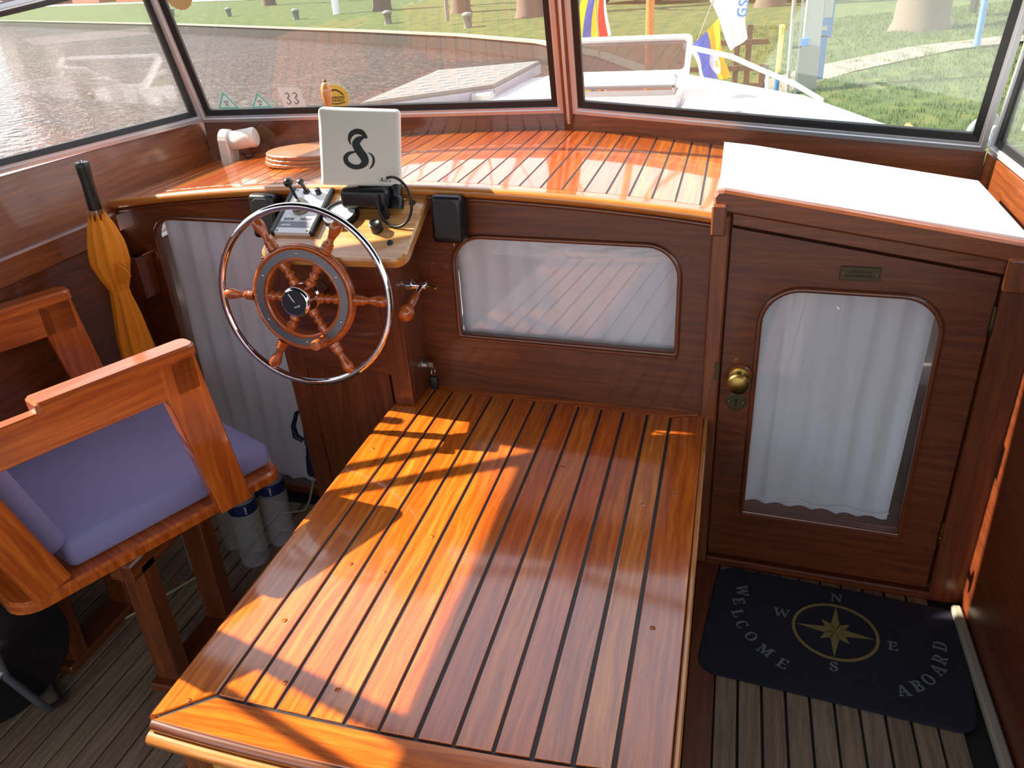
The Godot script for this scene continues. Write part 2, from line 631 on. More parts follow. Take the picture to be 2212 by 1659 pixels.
func _ready() -> void:
	rng.seed = 20240511
	# camera
	var cam := Camera3D.new()
	cam.name = "camera"
	cam.position = Vector3(0, 1.6, 0)
	cam.rotation_degrees = Vector3(-27.47, 16.11, -3.47)
	cam.fov = 51.49
	cam.near = 0.05
	cam.far = 2000.0
	add_child(cam)
	cam.current = true
	# sky
	var env := Environment.new()
	var sky := Sky.new()
	var sm := ProceduralSkyMaterial.new()
	sm.sky_top_color = rgb(196, 208, 226)
	sm.sky_horizon_color = rgb(244, 245, 246)
	sm.sky_curve = 0.3
	sm.ground_bottom_color = rgb(90, 84, 76)
	sm.ground_horizon_color = rgb(170, 170, 165)
	sm.sky_energy_multiplier = 1.0
	sm.sun_angle_max = 8.0
	sky.sky_material = sm
	env.background_mode = Environment.BG_SKY
	env.sky = sky
	env.background_energy_multiplier = 2.9
	env.tonemap_mode = Environment.TONE_MAPPER_LINEAR
	env.tonemap_exposure = 0.9
	env.sdfgi_enabled = true
	env.ssao_enabled = true
	env.ssil_enabled = true
	var we := WorldEnvironment.new()
	we.name = "world"
	we.environment = env
	add_child(we)
	# sun: from the port side, a little ahead of the beam
	var sun := DirectionalLight3D.new()
	sun.name = "sun"
	sun.light_color = Color(1.0, 0.96, 0.88)
	sun.light_energy = 5.6
	sun.light_angular_distance = 0.55
	sun.shadow_enabled = true
	add_child(sun)
	sun.look_at_from_position(Vector3.ZERO, Vector3(1.22, -1.0, 0.08), Vector3.UP)

	materials()
	floor_and_walls()
	bulkhead()
	dashboard()
	windows()
	canopy()
	bench()
	console()
	helm_wheel()
	chair()
	on_dash()
	small_things()
	doormat()
	foredeck()
	shore()

# ---------------------------------------------------------------- room
func floor_and_walls() -> void:
	var f := thing("floor", "grey weathered teak cockpit floor with black caulked seams", "floor", Vector3.ZERO, "", "structure")
	begin()
	cbox(Vector3(-0.59, -0.03, -0.8), Vector3(2.62, 0.044, 2.7), 0)
	fin("caulking", M.caulk_floor, f)
	var x := 0.054
	for i in 12:                                   # starboard planks
		var w := 0.0495
		if x + w > 0.66: break
		plank_on_floor(f, x, w)
		x += 0.0557
	x = -1.85
	for i in 17:
		plank_on_floor(f, x, 0.0505)
		x += 0.0562
	begin(Transform3D(), Vector3(0, 0, 1))
	cbox(Vector3(0.018, -0.004, -0.8), Vector3(0.064, 0.016, 2.3), 0.002)
	fin("border_board", M.mahogany, f)
	# starboard kick strip, worn
	var b := thing("baseboard_right", "pale worn batten along the foot of the starboard side", "baseboard", Vector3(0.668, 0, -1.0), "", "structure")
	begin(Transform3D(), Vector3(0, 0, 1))
	cbox(Vector3(0.668, 0.014, -0.93), Vector3(0.026, 0.026, 1.84), 0.006)
	var bm := fin("batten", M.worn_wood, b)
	bm.set_meta("label", "pale weathered batten")
	# starboard side
	var r := thing("wall_right", "varnished mahogany starboard side panel beside the cabin door", "wall", Vector3(0.7, 0, -1.2), "", "structure")
	begin(Transform3D(), Vector3(0, 0, 1))
	cbox(Vector3(0.705, 0.45, -0.95), Vector3(0.04, 0.94, 2.0), 0.002)
	fin("lower_panel", M.mahogany_side, r)
	begin(Transform3D(), Vector3(0, 0, 1))
	prism([Vector3(0.70, 0.925, 0.1), Vector3(0.70, 0.925, -2.6), Vector3(0.70, 1.068, -2.56), Vector3(0.70, 1.068, 0.1)], Vector3(0.03, 0, 0), 0.001)
	fin("upper_panel", M.rail_wood, r)
	# port side
	var l := thing("wall_left", "varnished mahogany port side panel under the side window", "wall", Vector3(-1.86, 0, -1.2), "", "structure")
	begin(Transform3D(), Vector3(0, 0, 1))
	prism([Vector3(-1.845, 0.985, 0.6), Vector3(-1.845, 0.985, -2.66), Vector3(-1.885, 1.175, -2.66), Vector3(-1.885, 1.20, 0.6)], Vector3(-0.03, 0, 0), 0.001)
	fin("upper_panel", M.rail_wood, l)
	begin(Transform3D(), Vector3(0, 0, 1))
	cbox(Vector3(-1.835, 0.965, -0.7), Vector3(0.03, 0.075, 2.66), 0.006)
	fin("rail", M.rail_wood, l)
	begin(Transform3D(), Vector3(0, 0, 1))
	cbox(Vector3(-1.87, 0.46, -0.7), Vector3(0.04, 0.95, 2.8), 0.002)
	fin("lower_panel", M.mahogany, l)

func plank_on_floor(f: Node3D, x: float, w: float) -> void:
	begin(Transform3D(), Vector3(0, 0, 1))
	cbox(Vector3(x + w * 0.5, -0.006, -0.8), Vector3(w, 0.016, 2.36), 0.0015)
	fin("plank", M["floor_teak_%d" % rng.randi_range(0, 4)], f)

func bulkhead() -> void:
	var w := thing("wall_front", "varnished mahogany cabin bulkhead with curtained rounded windows", "wall", BH.origin, "", "structure")
	# panel with the wide window
	begin(BH)
	var outer := PackedVector2Array([Vector2(-0.80, 0.36), Vector2(-0.032, 0.36), Vector2(-0.032, 1.055), Vector2(-0.3, 1.085), Vector2(-0.8, 1.095)])
	holed(outer, rrect(-0.722, 0.673, -0.104, 0.969, [0.008, 0.008, 0.085, 0.085], 8), 0.0, -0.028)
	fin("window_panel", M.mahogany, w)
	bead(w, rrect(-0.722, 0.673, -0.104, 0.969, [0.008, 0.008, 0.085, 0.085], 8))
	begin(BH)
	cbox(Vector3(-0.413, 0.82, -0.018), Vector3(0.616, 0.30, 0.004), 0)
	fin("pane", M.cabin_pane, w)
	# inner sill under the pane
	begin(BH)
	cbox(Vector3(-0.413, 0.667, 0.004), Vector3(0.62, 0.012, 0.016), 0.003)
	fin("sill", M.mahogany, w)
	# port panel with the tall window
	begin(BH)
	outer = PackedVector2Array([Vector2(-1.9, 0.0), Vector2(-0.80, 0.0), Vector2(-0.8, 1.095), Vector2(-1.1, 1.09), Vector2(-1.45, 1.068), Vector2(-1.9, 1.012)])
	holed(outer, rrect(-1.735, 0.03, -1.235, 0.98, [0.008, 0.008, 0.08, 0.08], 8), 0.0, -0.028)
	fin("window_panel", M.mahogany, w)
	bead(w, rrect(-1.735, 0.03, -1.235, 0.98, [0.008, 0.008, 0.08, 0.08], 8))
	begin(BH)
	cbox(Vector3(-1.485, 0.505, -0.018), Vector3(0.5, 0.95, 0.004), 0)
	fin("pane", M.cabin_pane, w)
	# posts and rail round the door
	begin(BH, Vector3(0, 1, 0))
	cbox(Vector3(-0.011, 0.53, -0.004), Vector3(0.042, 1.05, 0.04), 0.004)
	fin("door_post", M.rail_wood, w)
	begin(BH, Vector3(0, 1, 0))
	cbox(Vector3(0.651, 0.465, -0.006), Vector3(0.088, 0.93, 0.03), 0.003)
	fin("door_post", M.mahogany, w)
	begin(BH)
	cbox(Vector3(0.31, 0.012, -0.004), Vector3(0.6, 0.028, 0.03), 0.004)
	fin("threshold", M.mahogany, w)
	begin(BH)
	prism([Vector3(0.014, 1.03, 0.004), Vector3(0.605, 0.942, 0.004), Vector3(0.605, 0.979, 0.004), Vector3(0.014, 1.066, 0.004)], Vector3(0, 0, -0.03), 0.002)
	fin("head_rail", M.rail_wood, w)
	# door
	var d := thing("door_1", "mahogany cabin door with a curtained arched window and brass knob", "door", BH * Vector3(0.3, 0, 0), "", "structure")
	begin(BH)
	outer = PackedVector2Array([Vector2(0.0145, 0.034), Vector2(0.601, 0.034), Vector2(0.601, 0.934), Vector2(0.0145, 1.021)])
	var hole := rrect(0.098, 0.2, 0.507, 0.876, [0.006, 0.006, 0.095, 0.095], 9)
	holed(outer, hole, -0.003, -0.03)
	fin("door_leaf", M.mahogany, d)
	bead(d, hole)
	begin(BH)
	cbox(Vector3(0.3025, 0.538, -0.019), Vector3(0.41, 0.68, 0.004), 0)
	fin("pane", M.cabin_pane, d)
	begin(BH)
	cbox(Vector3(0.3025, 0.196, 0.004), Vector3(0.41, 0.012, 0.016), 0.003)
	fin("glazing_sill", M.mahogany, d)
	for q in [[0.0135, 0.53, 0.03, 1.04], [0.603, 0.49, 0.03, 0.93]]:
		begin(BH, Vector3(0, 1, 0))
		cbox(Vector3(q[0], q[1], -0.04), Vector3(q[2], q[3], 0.016), 0)
		fin("door_stop", M.mahogany, w)
	begin(BH)
	prism([Vector3(0.0, 1.0, -0.032), Vector3(0.62, 0.908, -0.032), Vector3(0.62, 0.96, -0.032), Vector3(0.0, 1.05, -0.032)], Vector3(0, 0, -0.016))
	fin("door_stop", M.mahogany, w)
	# knob
	begin(BH)
	lathe(ax(Vector3(0.062, 0.628, -0.003), Vector3(0, 0, 1)), [[0.0, 0], [0.033, 0], [0.033, 0.006, 1], [0.029, 0.010, 1], [0.0, 0.010]], 28)
	fin("knob_base", M.rail_wood, d)
	begin(BH)
	lathe(ax(Vector3(0.062, 0.628, 0.006), Vector3(0, 0, 1)), [[0.0, 0], [0.027, 0], [0.027, 0.004, 1], [0.012, 0.006], [0.010, 0.03], [0.016, 0.034], [0.027, 0.037], [0.029, 0.042], [0.027, 0.047], [0.02, 0.051], [0.0, 0.054]], 28)
	var kn := fin("knob", M.brass, d)
	kn.set_meta("label", "worn brass knob")
	begin(BH)
	lathe(ax(Vector3(0.0575, 0.55, -0.003), Vector3(0, 0, 1)), [[0.0, 0], [0.026, 0], [0.026, 0.002, 1], [0.024, 0.003, 1], [0.0, 0.003]], 28)
	var kp := fin("keyhole_plate", M.dark_brass, d)
	begin(BH)
	lathe(ax(Vector3(0.0575, 0.556, 0.0), Vector3(0, 0, 1)), [[0.0, 0], [0.0038, 0], [0.0038, 0.0008, 1], [0.0, 0.0008]], 12)
	cbox(Vector3(0.0575, 0.546, 0.0004), Vector3(0.0045, 0.016, 0.0008), 0)
	fin("keyhole", M.rubber, kp)
	for sx in [-1, 1]:
		begin(BH)
		lathe(ax(Vector3(0.0575 + sx * 0.018, 0.549, 0.0), Vector3(0, 0, 1)), [[0.0, 0], [0.003, 0], [0.002, 0.001], [0.0, 0.0012]], 10)
		fin("screw", M.pewter, kp)
	# name plate
	begin(BH)
	cbox(Vector3(0.312, 0.924, -0.001), Vector3(0.088, 0.034, 0.004), 0.001)
	var np := fin("name_plate", M.dark_brass, d)
	for row in 2:
		var xx := 0.288 if row == 0 else 0.282
		while xx < (0.332 if row == 0 else 0.338):
			var wd := rng.randf_range(0.002, 0.0045)
			begin(BH)
			cbox(Vector3(xx + wd * 0.5, 0.929 - row * 0.010, 0.0012), Vector3(wd, 0.005, 0.0006), 0)
			fin("engraved_mark", M.rubber, np)
			xx += wd + 0.0018
	for sx in [-1, 1]:
		begin(BH)
		lathe(ax(Vector3(0.312 + sx * 0.036, 0.923, 0.001), Vector3(0, 0, 1)), [[0.0, 0], [0.0028, 0], [0.002, 0.001], [0, 0.0012]], 10)
		fin("screw", M.pewter, np)
	# hinges
	for y in [0.83, 0.225]:
		begin(BH)
		lathe(Transform3D(Basis(), Vector3(0.604, y - 0.037, 0.003)), [[0, 0], [0.005, 0], [0.005, 0.024, 1], [0.0045, 0.025, 1], [0.0045, 0.026], [0.005, 0.027, 1], [0.005, 0.05, 1], [0.0045, 0.051], [0.005, 0.052, 1], [0.005, 0.074, 1], [0, 0.074]], 12)
		fin("hinge", M.dark_brass if y > 0.5 else M.brass, d)
	begin(BH)
	cbox(Vector3(0.004, 0.643, 0.014), Vector3(0.012, 0.05, 0.008), 0.001)
	fin("strike_plate", M.dark_brass, d)
	# the cabin behind: floor, sides and ceiling keep the daylight to its windows
	var cb := thing("cabin_shell", "pale painted forward cabin seen dimly behind the curtains", "wall", Vector3(-0.6, 0, -3.2), "", "structure")
	begin()
	cbox(Vector3(-0.6, -0.03, -2.8), Vector3(2.5, 0.04, 1.6), 0)
	fin("cabin_sole", M.rail_wood, cb)
	begin()
	cbox(Vector3(-0.55, 0.44, -3.57), Vector3(2.3, 0.9, 0.04), 0)
	fin("cabin_front", M.mahogany, cb)
	for s in [-1, 1]:
		begin()
		cbox(Vector3(-0.56 + s * 1.2, 0.3, -2.85), Vector3(0.03, 0.6, 1.5), 0)
		cbox(Vector3(-0.56 + s * 1.2, 0.75, -2.55), Vector3(0.03, 0.3, 0.95), 0)
		fin("cabin_side", M.mahogany, cb)
	# curtains, hung just behind the glass
	curtain("curtain", "short white curtain gathered behind the wide bulkhead window", BH, -0.735, -0.10, 0.655, 0.985, -0.055, 9.0, 0.006, 3, 0.0)
	curtain("curtain", "long white curtain behind the arched window of the cabin door", BH, 0.085, 0.50, 0.205, 0.90, -0.055, 6.5, 0.008, 5, 0.018)
	curtain("curtain", "tall white curtain behind the narrow window beside the umbrella", BH, -1.738, -1.22, 0.02, 1.0, -0.055, 7.0, 0.009, 8, 0.035)

func bead(root: Node3D, hole: PackedVector2Array) -> void:
	begin(BH)
	tube(up3(hole, 0.001), 0.007, 8, true)
	fin("glazing_bead", M.mahogany_warm, root)

func curtain(called: String, label: String, f: Transform3D, x0: float, x1: float, y0: float, y1: float, z: float, folds: float, amp: float, sd: int, taper: float) -> void:
	var n := FastNoiseLite.new()
	n.seed = sd; n.frequency = 1.0
	var o := thing(called, label, "curtain", f * Vector3((x0 + x1) * 0.5, y0, z))
	begin(f, Vector3(0, 1, 0))
	sheet(70, 14, func(u: float, v: float) -> Vector3:
		var wob := n.get_noise_2d(u * 3.0, v * 0.8) * 0.5
		var w := x1 - x0 - taper * (1.0 - v)
		var ph := (u * folds + wob * 0.35) * TAU
		var s := sin(ph)
		return Vector3(x0 + w * u + 0.25 * amp * cos(ph), lerpf(y0, y1, v), z + amp * (s * 0.75 + 0.5 * absf(s) * n.get_noise_2d(u * 9.0, 4.0)) + 0.006 * n.get_noise_2d(u * 2.0 + 9.0, v * 2.0)))
	fin("cloth", M.curtain, o)
	begin(f)
	tube([f.affine_inverse() * (f * Vector3(x0 - 0.01, y1 - 0.005, z)), Vector3(x1 + 0.02, y1 - 0.005, z)], 0.003, 6)
	fin("curtain_wire", M.pewter, o)
	if taper > 0.015 and y0 > 0.1:
		begin(f)
		var hem := []
		for i in 41:
			var u := i / 40.0
			hem.append(Vector3(x0 + (x1 - x0 - taper) * u, y0 + 0.022 + 0.007 * sin(u * 19.0 + 0.6), z + 0.010))
		tube(hem, 0.0012, 5)
		fin("hem", M.label_white, o)

# ---------------------------------------------------------------- dashboard deck
func dashboard() -> void:
	var d := thing("dashboard", "varnished teak dashboard deck with caulked planks below the windscreen", "dashboard", Vector3(-0.9, 1.06, -2.4))
	begin()
	var zf := func(x: float) -> float: return bulk_z(x) + 0.012
	for i in 24:                                   # caulking bed under the planks
		var xa := lerpf(-1.86, -0.03, i / 24.0)
		var xb := lerpf(-1.86, -0.03, (i + 1) / 24.0)
		prism([Vector3(xa, camber(xa) - 0.0016, zf.call(xa)), Vector3(xb, camber(xb) - 0.0016, zf.call(xb)), Vector3(xb, camber(xb) - 0.0016, coam_z(xb) - 0.02), Vector3(xa, camber(xa) - 0.0016, coam_z(xa) - 0.02)], Vector3(0, -0.012, 0))
	fin("caulking", M.caulk, d)
	var x := -0.0681
	var seams := [x]
	while x > -1.80:
		x -= 0.0575
		seams.append(x)
	seams[-1] = -1.855
	for i in seams.size() - 1:
		var x1: float = seams[i] - (0.0025 if i else 0.0)
		var x0: float = seams[i + 1] + 0.0025
		begin(Transform3D(), Vector3(0, 0, 1))
		prism([Vector3(x0, camber(x0), bulk_z(x0) - 0.035), Vector3(x1, camber(x1), bulk_z(x1) - 0.035), Vector3(x1, camber(x1), coam_z(x1)), Vector3(x0, camber(x0), coam_z(x0))], Vector3(0, -0.012, 0), 0.0006)
		fin("plank", M["dash_teak_%d" % rng.randi_range(0, 4)], d)
	# border boards
	begin(Transform3D(), Vector3(0, 0, 1))
	prism([Vector3(-0.0625, camber(-0.06), bulk_z(-0.06) - 0.037), Vector3(-0.018, camber(-0.02), bulk_z(-0.01) - 0.004), Vector3(-0.018, camber(-0.02), coam_z(-0.02)), Vector3(-0.0625, camber(-0.06), coam_z(-0.06))], Vector3(0, -0.012, 0), 0.0006)
	fin("border_board", M.dash_teak_3, d)
	begin(Transform3D(), Vector3(1, 0, 0))
	for i in 16:
		var xa := lerpf(-1.855, -0.066, i / 16.0)
		var xb := lerpf(-1.855, -0.066, (i + 1) / 16.0)
		prism([Vector3(xa, camber(xa), bulk_z(xa) + 0.004), Vector3(xb, camber(xb), bulk_z(xb) + 0.004), Vector3(xb + (0.0 if i < 15 else 0.0), camber(xb), bulk_z(xb) - 0.0325), Vector3(xa, camber(xa), bulk_z(xa) - 0.0325)], Vector3(0, -0.012, 0), 0.0)
	prism([Vector3(-0.066, camber(-0.066), bulk_z(-0.066) + 0.004), Vector3(-0.02, camber(-0.02), bulk_z(-0.02) + 0.004), Vector3(-0.0235, camber(-0.02), bulk_z(-0.02) - 0.003), Vector3(-0.066, camber(-0.066), bulk_z(-0.066) - 0.0325)], Vector3(0, -0.012, 0), 0.0)
	fin("border_board", M.dash_teak_1, d)
	# rounded nosing
	begin()
	var nose := []
	for i in 25:
		var xx := lerpf(-1.86, -0.012, i / 24.0)
		nose.append(Vector3(xx, camber(xx) - 0.0125, bulk_z(xx) + 0.010))
	tube(nose, 0.0145, 10)
	fin("nosing", M.lip_wood, d)
	begin()
	var n2 := []
	for i in 25:
		var xx := lerpf(-1.86, -0.032, i / 24.0)
		n2.append(Vector3(xx, camber(xx) - 0.034, bulk_z(xx) + 0.002))
	tube(n2, 0.007, 8)
	fin("cove_moulding", M.mahogany_warm, d)
	# coaming under the windscreen
	var c := thing("trim_1", "mahogany coaming board between dashboard and windscreen frame", "trim", Vector3(-0.55, 1.1, -2.8), "", "structure")
	begin()
	quadboard(-1.86, -0.548)
	fin("coaming_board", M.mahogany_warm, c)
	begin()
	quadboard(-0.548, 0.70)
	fin("coaming_board", M.rail_wood, c)
	# sliding hatch over the cabin door
	var h := thing("companionway_hatch", "white painted sliding companionway hatch with a wooden front edge", "hatch", Vector3(0.3, 1.0, -2.1))
	var hy := func(xx: float) -> float: return 1.115 - 0.143 * xx
	begin()
	var hp := []
	for i in 9: hp.append([lerpf(-0.022, 0.64, i / 8.0)])
	for i in 8:
		var xa: float = hp[i][0]
		var xb: float = hp[i + 1][0]
		var ya: float = hy.call(xa) - (0.004 if i == 0 else 0.0)
		var yb: float = hy.call(xb)
		var ba := bulk_z(xa) - 0.005
		var bb := bulk_z(xb) - 0.005
		prism([Vector3(xa, ya, ba), Vector3(xb, yb, bb), Vector3(xb, yb + 0.012, bb - lerpf(0.49, 0.47, (i + 1) / 8.0)), Vector3(xa, ya + 0.012, ba - lerpf(0.49, 0.47, i / 8.0))], Vector3(0, -0.05, 0))
	fin("hatch_top", M.gelcoat, h)
	begin(BH)
	prism([Vector3(-0.03, 1.067, 0.022), Vector3(0.70, 0.962, 0.022), Vector3(0.70, 1.008, 0.022), Vector3(0.3, 1.070, 0.022), Vector3(-0.008, 1.1165, 0.022), Vector3(-0.024, 1.113, 0.022), Vector3(-0.033, 1.10, 0.022)], Vector3(0, 0, -0.03), 0.006)
	fin("front_board", M.rail_wood, h)
	for bx in [[-0.016, 1.047, 0.034], [0.624, 0.948, 0.044]]:
		begin(BH, Vector3(0, 1, 0))
		cbox(Vector3(bx[0], bx[1], 0.022), Vector3(bx[2], 0.075, 0.028), 0.004)
		fin("end_block", M.rail_wood, h)
	begin()
	prism([Vector3(-0.02, 1.07, -2.44), Vector3(0.66, 0.99, -2.39), Vector3(0.66, 0.99, -2.42), Vector3(-0.02, 1.07, -2.47)], Vector3(0, -0.03, 0))
	fin("seal", M.rubber, h)

func quadboard(xa: float, xb: float) -> void:
	var a := Vector3(xa, camber(xa) - 0.015, coam_z(xa))
	var b := Vector3(xb, camber(xb) - 0.015, coam_z(xb))
	var steps := 10
	var n := (b - a).cross(Vector3.UP).normalized()
	if n.z < 0: n = -n
	var poly := []
	for i in steps + 1:
		var x := lerpf(xa, xb, float(i) / steps)
		poly.append(Vector3(x, camber(x) - 0.015, coam_z(x)))
	for i in steps + 1:
		var x := lerpf(xb, xa, float(i) / steps)
		poly.append(Vector3(x, sill_y(x), coam_z(x)))
	prism(poly, -n * 0.03, 0.0)

# ---------------------------------------------------------------- windows
# corners bl, br, tr, tl seen from inside
func window(called: String, label: String, c: Array, glass_: Material, wf := 0.022, wg := 0.02, depth := 0.03) -> Node3D:
	var o := thing(called, label, "window", c[0], "", "structure")
	var n: Vector3 = (c[1] - c[0]).cross(c[3] - c[0]).normalized()
	if n.dot(Vector3(-0.4, 1.6, -0.8) - c[0]) < 0.0: n = -n
	var q := func(ins: float, lift: float) -> Array:
		var w: float = c[0].distance_to(c[1])
		var h: float = c[0].distance_to(c[3])
		var r := []
		for uv in [[ins / w, ins / h], [1.0 - ins / w, ins / h], [1.0 - ins / w, 1.0 - ins / h], [ins / w, 1.0 - ins / h]]:
			var lo: Vector3 = c[0].lerp(c[1], uv[0])
			var hi: Vector3 = c[3].lerp(c[2], uv[0])
			r.append(lo.lerp(hi, uv[1]) + n * lift)
		return r
	begin()
	ring(q.call(0.0, 0.012), q.call(wf, 0.014), -n * (depth), true)
	fin("frame", M.alu, o)
	begin()
	ring(q.call(wf - 0.004, 0.010), q.call(wf * 0.62, 0.017), -n * 0.01)
	fin("inner_lip", M.alu, o)
	begin()
	ring(q.call(wf - 0.001, 0.008), q.call(wf + wg, 0.004), -n * 0.014, true)
	fin("gasket", M.rubber, o)
	begin()
	prism(q.call(wf + 0.004, 0.0), -n * 0.004)
	fin("pane", glass_, o)
	return o

func windows() -> void:
	window("window_1", "port half of the raked windscreen in a bare metal frame", [Vector3(-1.86, 1.172, -2.62), Vector3(-0.562, 1.158, -2.802), Vector3(-0.562, 1.76, -2.625), Vector3(-1.86, 1.76, -2.44)], M.pane)
	window("window_2", "starboard half of the raked windscreen with hazy glass", [Vector3(-0.532, 1.156, -2.80), Vector3(0.695, 1.073, -2.57), Vector3(0.695, 1.76, -2.34), Vector3(-0.532, 1.76, -2.62)], M.pane_hazy)
	window("window_3", "low port side window looking out over the water", [Vector3(-1.885, 1.198, -1.47), Vector3(-1.868, 1.172, -2.62), Vector3(-1.868, 1.667, -2.47), Vector3(-1.868, 1.582, -1.80)], M.pane)
	window("window_4", "starboard side window above the varnished side panel", [Vector3(0.712, 1.074, -2.55), Vector3(0.712, 1.07, -0.7), Vector3(0.712, 1.72, -0.7), Vector3(0.712, 1.72, -2.33)], M.pane)
	window("window_5", "second port side window abaft the slanted post", [Vector3(-1.885, 1.21, -1.02), Vector3(-1.885, 1.198, -1.39), Vector3(-1.868, 1.68, -1.77), Vector3(-1.868, 1.68, -0.87)], M.pane, 0.014, 0.008)
	window("window_6", "aftmost port side window", [Vector3(-1.885, 1.21, 0.3), Vector3(-1.885, 1.21, -0.96), Vector3(-1.868, 1.68, -0.80), Vector3(-1.868, 1.68, 0.3)], M.pane, 0.014, 0.008)
	var t := thing("trim_2", "wooden centre post between the windscreen halves", "trim", Vector3(-0.548, 1.1, -2.8), "", "structure")
	begin()
	bar(Vector3(-0.548, 1.09, -2.815), Vector3(-0.548, 1.80, -2.608), 0.030, 0.03, Vector3(0, 0, 1), 0.004)
	fin("post", M.rail_wood, t)
	begin()
	tube([Vector3(-0.547, 1.12, -2.793), Vector3(-0.547, 1.79, -2.593)], 0.006, 8)
	fin("cover_strip", M.alu, t)

func canopy() -> void:
	# canvas top over the cockpit; its front edge stands over the bulkhead, the aft end is open
	var c := thing("canopy", "dark canvas cockpit top stretched between the side windows", "canopy", Vector3(-0.6, 2.0, -0.8))
	var prof := []
	for i in 13:
		var u := i / 12.0
		prof.append(Vector2(lerpf(-1.875, 0.715, u), 1.69 + 0.46 * pow(sin(PI * u), 0.6)))
	var zf := func(y: float) -> float: return maxf(-1.76 - (y - 1.6) * 0.85, -1.95)     # the front hoop leans forward
	begin()
	for i in 12:
		var a: Vector2 = prof[i]
		var b: Vector2 = prof[i + 1]
		var n := Vector3(-(b.y - a.y), b.x - a.x, 0).normalized() * -0.004
		prism([Vector3(a.x, a.y, zf.call(a.y)), Vector3(b.x, b.y, zf.call(b.y)), Vector3(b.x, b.y, 1.0), Vector3(a.x, a.y, 1.0)], n)
	fin("cloth", M.canvas, c)
	for z in [-9.0, -0.5, 0.99]:
		begin()
		var h := []
		for p in prof: h.append(Vector3(p.x, p.y - 0.012, zf.call(p.y) if z < -5.0 else z))
		tube(h, 0.011, 8)
		fin("hoop", M.alu, c)
	begin()
	bar(Vector3(-1.875, 1.70, -1.8), Vector3(-1.875, 1.70, 1.0), 0.03, 0.04, Vector3(0, 1, 0), 0.004)
	fin("side_border", M.canvas, c)
	begin()
	bar(Vector3(-1.885, 1.632, -1.78), Vector3(-1.885, 1.70, -2.47), 0.02, 0.09, Vector3(0, 1, 0), 0.004)
	fin("window_border", M.canvas, c)

